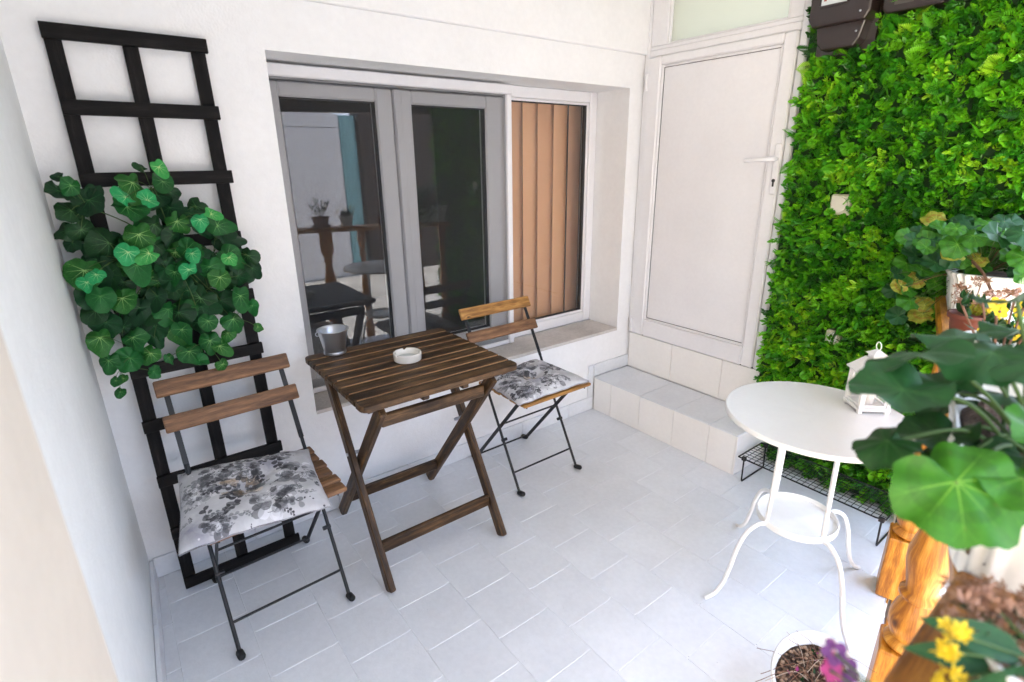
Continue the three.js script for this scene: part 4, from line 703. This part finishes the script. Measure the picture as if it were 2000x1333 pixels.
{ // near geranium, big leaves close to the lens
  reseed(91);
  const o = thing('potted_geranium', 'large geranium with broad scalloped leaves in a fluted white trough, nearest the camera', 'plant', [0.335, 0.889, 1.862], TH); o.updateMatrixWorld(true);
  const L = local(o); trough(o, 0.40, 0.185, 0.14, M.planter);
  const base = L(0.315, 1.0, 1.845);
  const G = [[0.078, 1.05, 1.830, 0.058, 0], [0.124, 1.108, 1.761, 0.05, 1], [0.194, 1.13, 1.752, 0.055, 1], [0.122, 1.047, 1.759, 0.034, 2], [0.238, 1.023, 1.778, 0.049, 2], [0.123, 1.055, 1.868, 0.042, 0], [0.232, 1.137, 1.805, 0.052, 1], [0.319, 1.179, 1.80, 0.04, 2], [0.328, 1.121, 1.752, 0.046, 1], [0.335, 1.06, 1.815, 0.044, 2], [0.305, 1.059, 1.761, 0.046, 2], [0.242, 1.015, 1.811, 0.048, 2], [0.222, 1.142, 1.845, 0.045, 1], [0.179, 1.086, 1.876, 0.045, 0], [0.43, 1.12, 1.80, 0.05, 1], [0.46, 1.08, 1.76, 0.05, 2], [0.40, 1.16, 1.86, 0.05, 1], [0.48, 1.10, 1.88, 0.05, 0], [0.36, 1.02, 1.745, 0.045, 2]];
  G.forEach(([x, y, z, R, k], i) => {
    const p = L(x, y, z), out = V(p.x - base.x, 0, p.z - base.z).normalize();
    const nrm = i === 0 ? V(-0.62, 0.9, 0.12) : V(out.x * 0.28 + rr(-0.2, 0.2), 1, out.z * 0.28 + rr(-0.2, 0.2)).add(i < 5 ? V(0.12, 0, -0.12) : V(0, 0, 0));
    const tip = i === 0 ? V(-0.5, -0.3, 0.7) : out.clone().add(V(rr(-0.3, 0.3), -0.1, rr(-0.3, 0.3)));
    placeLeaf(o, gerShapes[i % 3], M.ger[k], p, R, nrm, tip);
    part('stalk', tube([base.clone().add(V(rr(-0.02, 0.02), 0, rr(-0.02, 0.02))), base.clone().lerp(p, 0.55).add(V(0, 0.022, 0)), p.clone().add(V(0, -0.002, 0))], 0.0024, 12, 6), M.stem, o);
  });
  for (let i = 0; i < 5; i++) { const p = L(0.44 + rr(-0.02, 0.02), 1.066 + rr(-0.01, 0.012), 1.776 + rr(-0.02, 0.02)); const g = star(5, 0.014, 0.5, 0.4); const m = part('flower', g, M.orange, o); m.position.copy(p); m.rotation.set(rr(-1, 1), 0, rr(-1, 1)); }
}
{ // far geranium in trough by the wall
  reseed(92);
  const o = thing('potted_geranium', 'trailing geranium with yellowing leaves in a white fluted trough on the handrail by the hedge', 'plant', [1.61, 0.8885, 1.525], TH); o.updateMatrixWorld(true);
  const L = local(o);
  part('saucer', boxAt(-0.16, 0.13, 0, 0.012, -0.075, 0.075, 0.006), M.planter, o);
  const s = new THREE.Group(); s.position.y = 0.0125; o.add(s); s.name = 'planter_set'; trough(s, 0.30, 0.19, 0.115, M.planter);
  o.remove(s); for (const c of [...s.children]) { c.position.y += 0.0125; o.add(c); }
  const spots = [];
  for (let i = 0; i < 84; i++) spots.push([rr(1.36, 1.66), rr(1.03, 1.16), rr(1.36, 1.70)]);
  for (let i = 0; i < 22; i++) spots.push([rr(1.40, 1.56), rr(0.86, 1.07), rr(1.33, 1.43)]);
  for (const [x, y, z] of spots) { if (x > 1.70 && z < 1.5) continue; const p = L(x, y, z), b = L(1.6, 1.0, 1.52), out = p.clone().sub(b); const low = y < 1.0;
    placeLeaf(o, gerShapes[Math.floor(rnd() * 3)], low && rnd() < 0.55 || rnd() < 0.08 ? M.ger[3] : M.ger[rnd() < 0.35 ? 1 : 0], p, rr(0.024, 0.042), V(-0.7 + rr(-0.4, 0.4), 0.8, 0.3 + rr(-0.4, 0.4)), out.setY(0));
    part('stalk', tube([b, b.clone().lerp(p, 0.5).add(V(0, 0.02, 0)), p], 0.0010, 8, 5), rnd() < 0.12 ? M.stemDry : M.stem, o); }
  part('woody_stem', tube([L(1.58, 1.0, 1.5), L(1.5, 1.05, 1.5), L(1.43, 1.03, 1.55), L(1.36, 0.98, 1.60)], 0.004, 16, 6), M.stemDry, o);
}
{ // kalanchoe with dried flowers
  reseed(93);
  const o = thing('potted_kalanchoe', 'small plant with dried brown flowers in a dark red pot on the handrail', 'plant', [1.235, 0.8885, 1.585]);
  part('pot', potGeo(0.03, 0.042, 0.065), M.terracotta, o);
  for (let i = 0; i < 12; i++) { const a = i * 2.4, g = ovalLeaf(rr(0.04, 0.065), 0.028, 0.5); const m = part('leaf', g, i % 3 ? M.ger[2] : M.ger[3], o); m.position.set(Math.cos(a) * 0.015, 0.062, Math.sin(a) * 0.015); m.rotation.set(rr(0.5, 1.2), -a, 0, 'YXZ'); }
  for (const [x, y, z] of [[-0.05, 0.105, -0.02], [0.0, 0.12, -0.03], [0.03, 0.115, 0.03], [0.06, 0.12, 0.06], [-0.03, 0.10, 0.03], [0.08, 0.13, -0.01], [0.1, 0.11, 0.05]]) { part('flower_stem', tube([[0, 0.06, 0], [x * 0.6, 0.09, z * 0.6], [x, y, z]], 0.0014, 6, 5), M.stemDry, o); dryCluster(o, V(x, y, z), 0.022, 20, [M.dryBrown, M.dryPink], 0.008); }
}
{ // yellow violas in a white pot
  reseed(94);
  const o = thing('potted_viola', 'yellow violas in a small white pot on the handrail behind the geranium', 'plant', [0.99, 0.8885, 1.685]);
  part('pot', potGeo(0.038, 0.052, 0.075), M.planter, o);
  for (let i = 0; i < 16; i++) { const a = i * 2.4, m = part('leaf', ovalLeaf(rr(0.035, 0.06), 0.024, 0.4), M.ger[i % 2 + 1], o); m.position.set(Math.cos(a) * 0.02, 0.068, Math.sin(a) * 0.02); m.rotation.set(rr(0.3, 1.1), -a, 0, 'YXZ'); }
  for (let i = 0; i < 9; i++) { const p = V(rr(-0.07, 0.07), rr(0.09, 0.15), rr(-0.05, 0.07)); part('flower_stem', tube([[p.x * 0.3, 0.065, p.z * 0.3], [p.x, p.y, p.z]], 0.0013, 4, 5), M.stem, o); pansy(o, p, rr(0.016, 0.022), V(-1 + rr(-0.4, 0.4), 0.5, 0.3 + rr(-0.5, 0.5)), M.yellow, M.dryBrown); }
}
{ // shrub in a pot on the newel (also seen mirrored in the window)
  reseed(95);
  const o = thing('potted_jade', 'bushy small-leaved plant in a brown pot with saucer on the middle handrail', 'plant', [0.81, 0.8885, 1.73]);
  part('saucer', lathe([[0, 0], [0.06, 0], [0.075, 0.014], [0.072, 0.014], [0.058, 0.004], [0, 0.004]], 32), M.terracotta, o);
  part('pot', potGeo(0.045, 0.06, 0.07).translate(0, 0.0045, 0), M.terracotta, o);
  for (let b = 0; b < 9; b++) { const a = b * 2.4, e = V(Math.cos(a) * rr(0.03, 0.09), rr(0.12, 0.20), Math.sin(a) * rr(0.03, 0.09)); part('branch', tube([[0, 0.065, 0], [e.x * 0.5, e.y * 0.6, e.z * 0.5], e], 0.0022, 8, 5), M.stemDry, o);
    for (let k = 0; k < 9; k++) { const t = rr(0.45, 1.05), m = part('leaf', ovalLeaf(rr(0.016, 0.024), 0.012, 0.2), M.ger[2], o); m.position.set(e.x * t + rr(-0.006, 0.006), 0.065 + (e.y - 0.065) * t, e.z * t + rr(-0.006, 0.006)); m.rotation.set(rr(0.2, 1.4), rnd() * 6.28, 0, 'YXZ'); } }
}
{ // near pot, lower right: dark leaves, yellow and dried flowers
  reseed(96);
  const o = thing('potted_kalanchoe', 'blurred plant with dark leaves and dried pink flowers at the lower right corner', 'plant', [0.02, 0.9065, 1.925]); o.updateMatrixWorld(true);
  const L = local(o);
  part('pot', potGeo(0.032, 0.043, 0.05), M.planter, o);
  const leaves = [[-0.038, 0.985, 1.868, 0.075], [-0.055, 0.962, 1.862, 0.08], [-0.06, 0.955, 1.90, 0.06], [0.03, 0.965, 1.875, 0.06], [0.05, 0.965, 1.9, 0.06], [-0.02, 0.955, 1.94, 0.06], [0.06, 0.96, 1.95, 0.06]];
  leaves.forEach(([x, y, z, len]) => { const p = L(x, y, z), b = V(0, 0.045, 0), d = p.clone().sub(b); const m = part('leaf', ovalLeaf(len, 0.026, 0.25), M.ger[1], o); m.position.copy(b.lerp(p, 0.25)); m.quaternion.setFromUnitVectors(V(0, 1, 0), d.normalize()); });
  for (const [x, y, z] of [[0.012, 0.957, 1.888], [0.045, 0.957, 1.892], [0.03, 0.95, 1.915], [-0.005, 0.948, 1.905], [0.07, 0.965, 1.91], [0.02, 0.972, 1.865], [0.0, 0.962, 1.878], [0.035, 0.975, 1.878], [0.06, 0.955, 1.885], [0.015, 0.94, 1.90]]) { const p = L(x, y, z); part('flower_stem', tube([[0, 0.045, 0], p], 0.0012, 3, 5), M.stem, o); dryCluster(o, p, 0.02, 34, [M.dryPink, M.dryBrown], 0.006); }
  for (const [x, y, z, r] of [[-0.043, 0.984, 1.873, 0.008], [-0.051, 0.971, 1.874, 0.007], [-0.057, 0.952, 1.88, 0.012], [-0.004, 0.936, 1.888, 0.008], [0.04, 0.94, 1.90, 0.008]]) { const p = L(x, y, z); part('flower_stem', tube([[0, 0.045, 0], p], 0.001, 3, 5), M.stem, o); dryCluster(o, p, r, 14, [M.yellow], 0.0055); }
}
{ // purple viola at the lower edge
  reseed(97);
  const o = thing('potted_viola', 'purple viola reaching over the board edge at the bottom of the picture', 'plant', [-0.15, 0.9065, 1.915]); o.updateMatrixWorld(true);
  const L = local(o);
  part('pot', potGeo(0.03, 0.042, 0.045), M.terracotta, o);
  for (const [x, y, z, m1, m2, R] of [[-0.094, 0.944, 1.812, M.purple, M.magenta, 0.011], [-0.09, 0.93, 1.82, M.purple, M.dryPink, 0.012], [-0.102, 0.932, 1.815, M.magenta, M.purple, 0.009]]) { const p = L(x, y, z); part('flower_stem', tube([[0, 0.04, 0], [p.x * 0.4, 0.052, p.z * 0.4], p], 0.0011, 8, 5), M.stem, o); pansy(o, p, R, V(-0.5, 0.6, 0.5), m1, m2); }
  for (let i = 0; i < 9; i++) { const a = i * 2.4, m = part('leaf', ovalLeaf(rr(0.03, 0.045), 0.02, 0.3), M.ger[2], o); m.position.set(Math.cos(a) * 0.02, 0.04, Math.sin(a) * 0.02); m.rotation.set(rr(0.8, 1.3), -a, 0, 'YXZ'); }
}
{ // oval white pot with withered stems on the floor
  reseed(98);
  const o = thing('withered_pot', 'white oval pot of dry soil and withered stems on the floor', 'plant', [0.615, 0, 1.605], 0.25);
  const g = lathe([[0, 0], [0.075, 0], [0.08, 0.003], [0.107, 0.172], [0.113, 0.176], [0.114, 0.183], [0.110, 0.186], [0.104, 0.183], [0.10, 0.15], [0, 0.148]], 64); g.scale(1.25, 1, 0.82);
  part('pot', g, M.planter, o);
  const soil = new THREE.CircleGeometry(0.098, 48, 0); const sg = new THREE.RingGeometry(0.0005, 0.0995, 40, 14).rotateX(-Math.PI / 2); const sp = sg.attributes.position; for (let i = 0; i < sp.count; i++) sp.setY(i, 0.1535 + 0.004 * n3(sp.getX(i) * 70, 0, sp.getZ(i) * 70)); sg.scale(1.25, 1, 0.82); sg.computeVertexNormals();
  part('soil', sg, M.soil, o);
  const by = [[], [], [], []]; for (let i = 0; i < 420; i++) { const a = rnd() * 6.28, k = Math.sqrt(rnd()) * 0.092, q = new THREE.IcosahedronGeometry(rr(0.0025, 0.006), 0).scale(1, rr(0.4, 0.8), 1); q.rotateY(rnd() * 6); q.translate(Math.cos(a) * k * 1.25, 0.157 + rr(0, 0.004), Math.sin(a) * k * 0.82); by[Math.floor(rnd() * 4)].push(q); }
  [[0.10, 0.055, 0.03], [0.22, 0.13, 0.08], [0.05, 0.03, 0.02], [0.30, 0.20, 0.13]].forEach((c, i) => { part('soil_crumbs', by[i], mat({ color: lin(...c), roughness: 1 }), o).userData.kind = 'stuff'; });
  for (let i = 0; i < 26; i++) { const a = rnd() * 6.28, k = rr(0, 0.07), b = rnd() * 6.28, l = rr(0.04, 0.13); part('dry_stem', tube([[Math.cos(a) * k * 1.2, 0.155, Math.sin(a) * k * 0.8], [Math.cos(a) * k * 1.2 + Math.cos(b) * l * 0.4, 0.155 + rr(0.02, 0.06), Math.sin(a) * k * 0.8 + Math.sin(b) * l * 0.4], [Math.cos(a) * k * 1.2 + Math.cos(b) * l, rr(0.165, 0.2), Math.sin(a) * k * 0.8 + Math.sin(b) * l]], rr(0.0005, 0.0009), 12, 4), rnd() < 0.6 ? M.stemDry : mat({ color: lin(0.45, 0.36, 0.28), roughness: 0.9 }), o); }
  for (let i = 0; i < 22; i++) { const a = rnd() * 6.28, k = Math.sqrt(rnd()) * 0.08, m = part('leaf', ovalLeaf(0.012, 0.008, 0.3), rnd() < 0.7 ? M.ger[2] : M.magenta, o); m.position.set(Math.cos(a) * k * 1.2, 0.16, Math.sin(a) * k * 0.8); m.rotation.set(rr(0.4, 1.3), rnd() * 6, 0, 'YXZ'); }
}

// ---- neighbour's house across the yard (seen mirrored in the window)
{
  reseed(120);
  const n = thing('neighbour_house', 'pale rendered house across the yard, mirrored in the window', 'house');
  part('wall', boxAt(-6, 3.0, -0.6, 1.9, 7.0, 7.3, 0.01), M.house, n);
  part('gable', (() => { const s = new THREE.Shape([[-6, 1.91], [3.0, 1.91], [3.0, 2.1], [-1.5, 3.4], [-6, 2.4]].map((q) => new THREE.Vector2(...q))); const g = new THREE.ExtrudeGeometry(s, { depth: 0.3, bevelEnabled: false }); g.translate(0, 0, 7.0); return g; })(), M.house, n);
  const d = part('door', boxAt(3.02, 3.3, -0.6, 2.1, 7.02, 7.1, 0.01), M.teal, n); part('panel', boxAt(3.08, 3.24, 0.9, 1.9, 7.0, 7.019, 0.004), M.teal, d);
  part('shed', boxAt(3.32, 8, -0.6, 3.6, 6.9, 7.3, 0.01), M.darkWood, n);
}
{ // out-of-view wall and roof, added to bounce warm sunlight into the porch
  const n = thing('added_bounce_house', 'unseen cream house shell added at the left to bounce warm sunlight', 'house');
  part('wall', boxAt(-4.2, -3.9, -0.6, 3.2, 1.2, 6.9, 0.01), M.bounceHouse, n);
  part('roof', boxAt(-4.4, -3.7, 3.21, 3.35, 1.0, 6.9, 0.01), M.terracotta, n);
}
renderer.render(scene, camera);
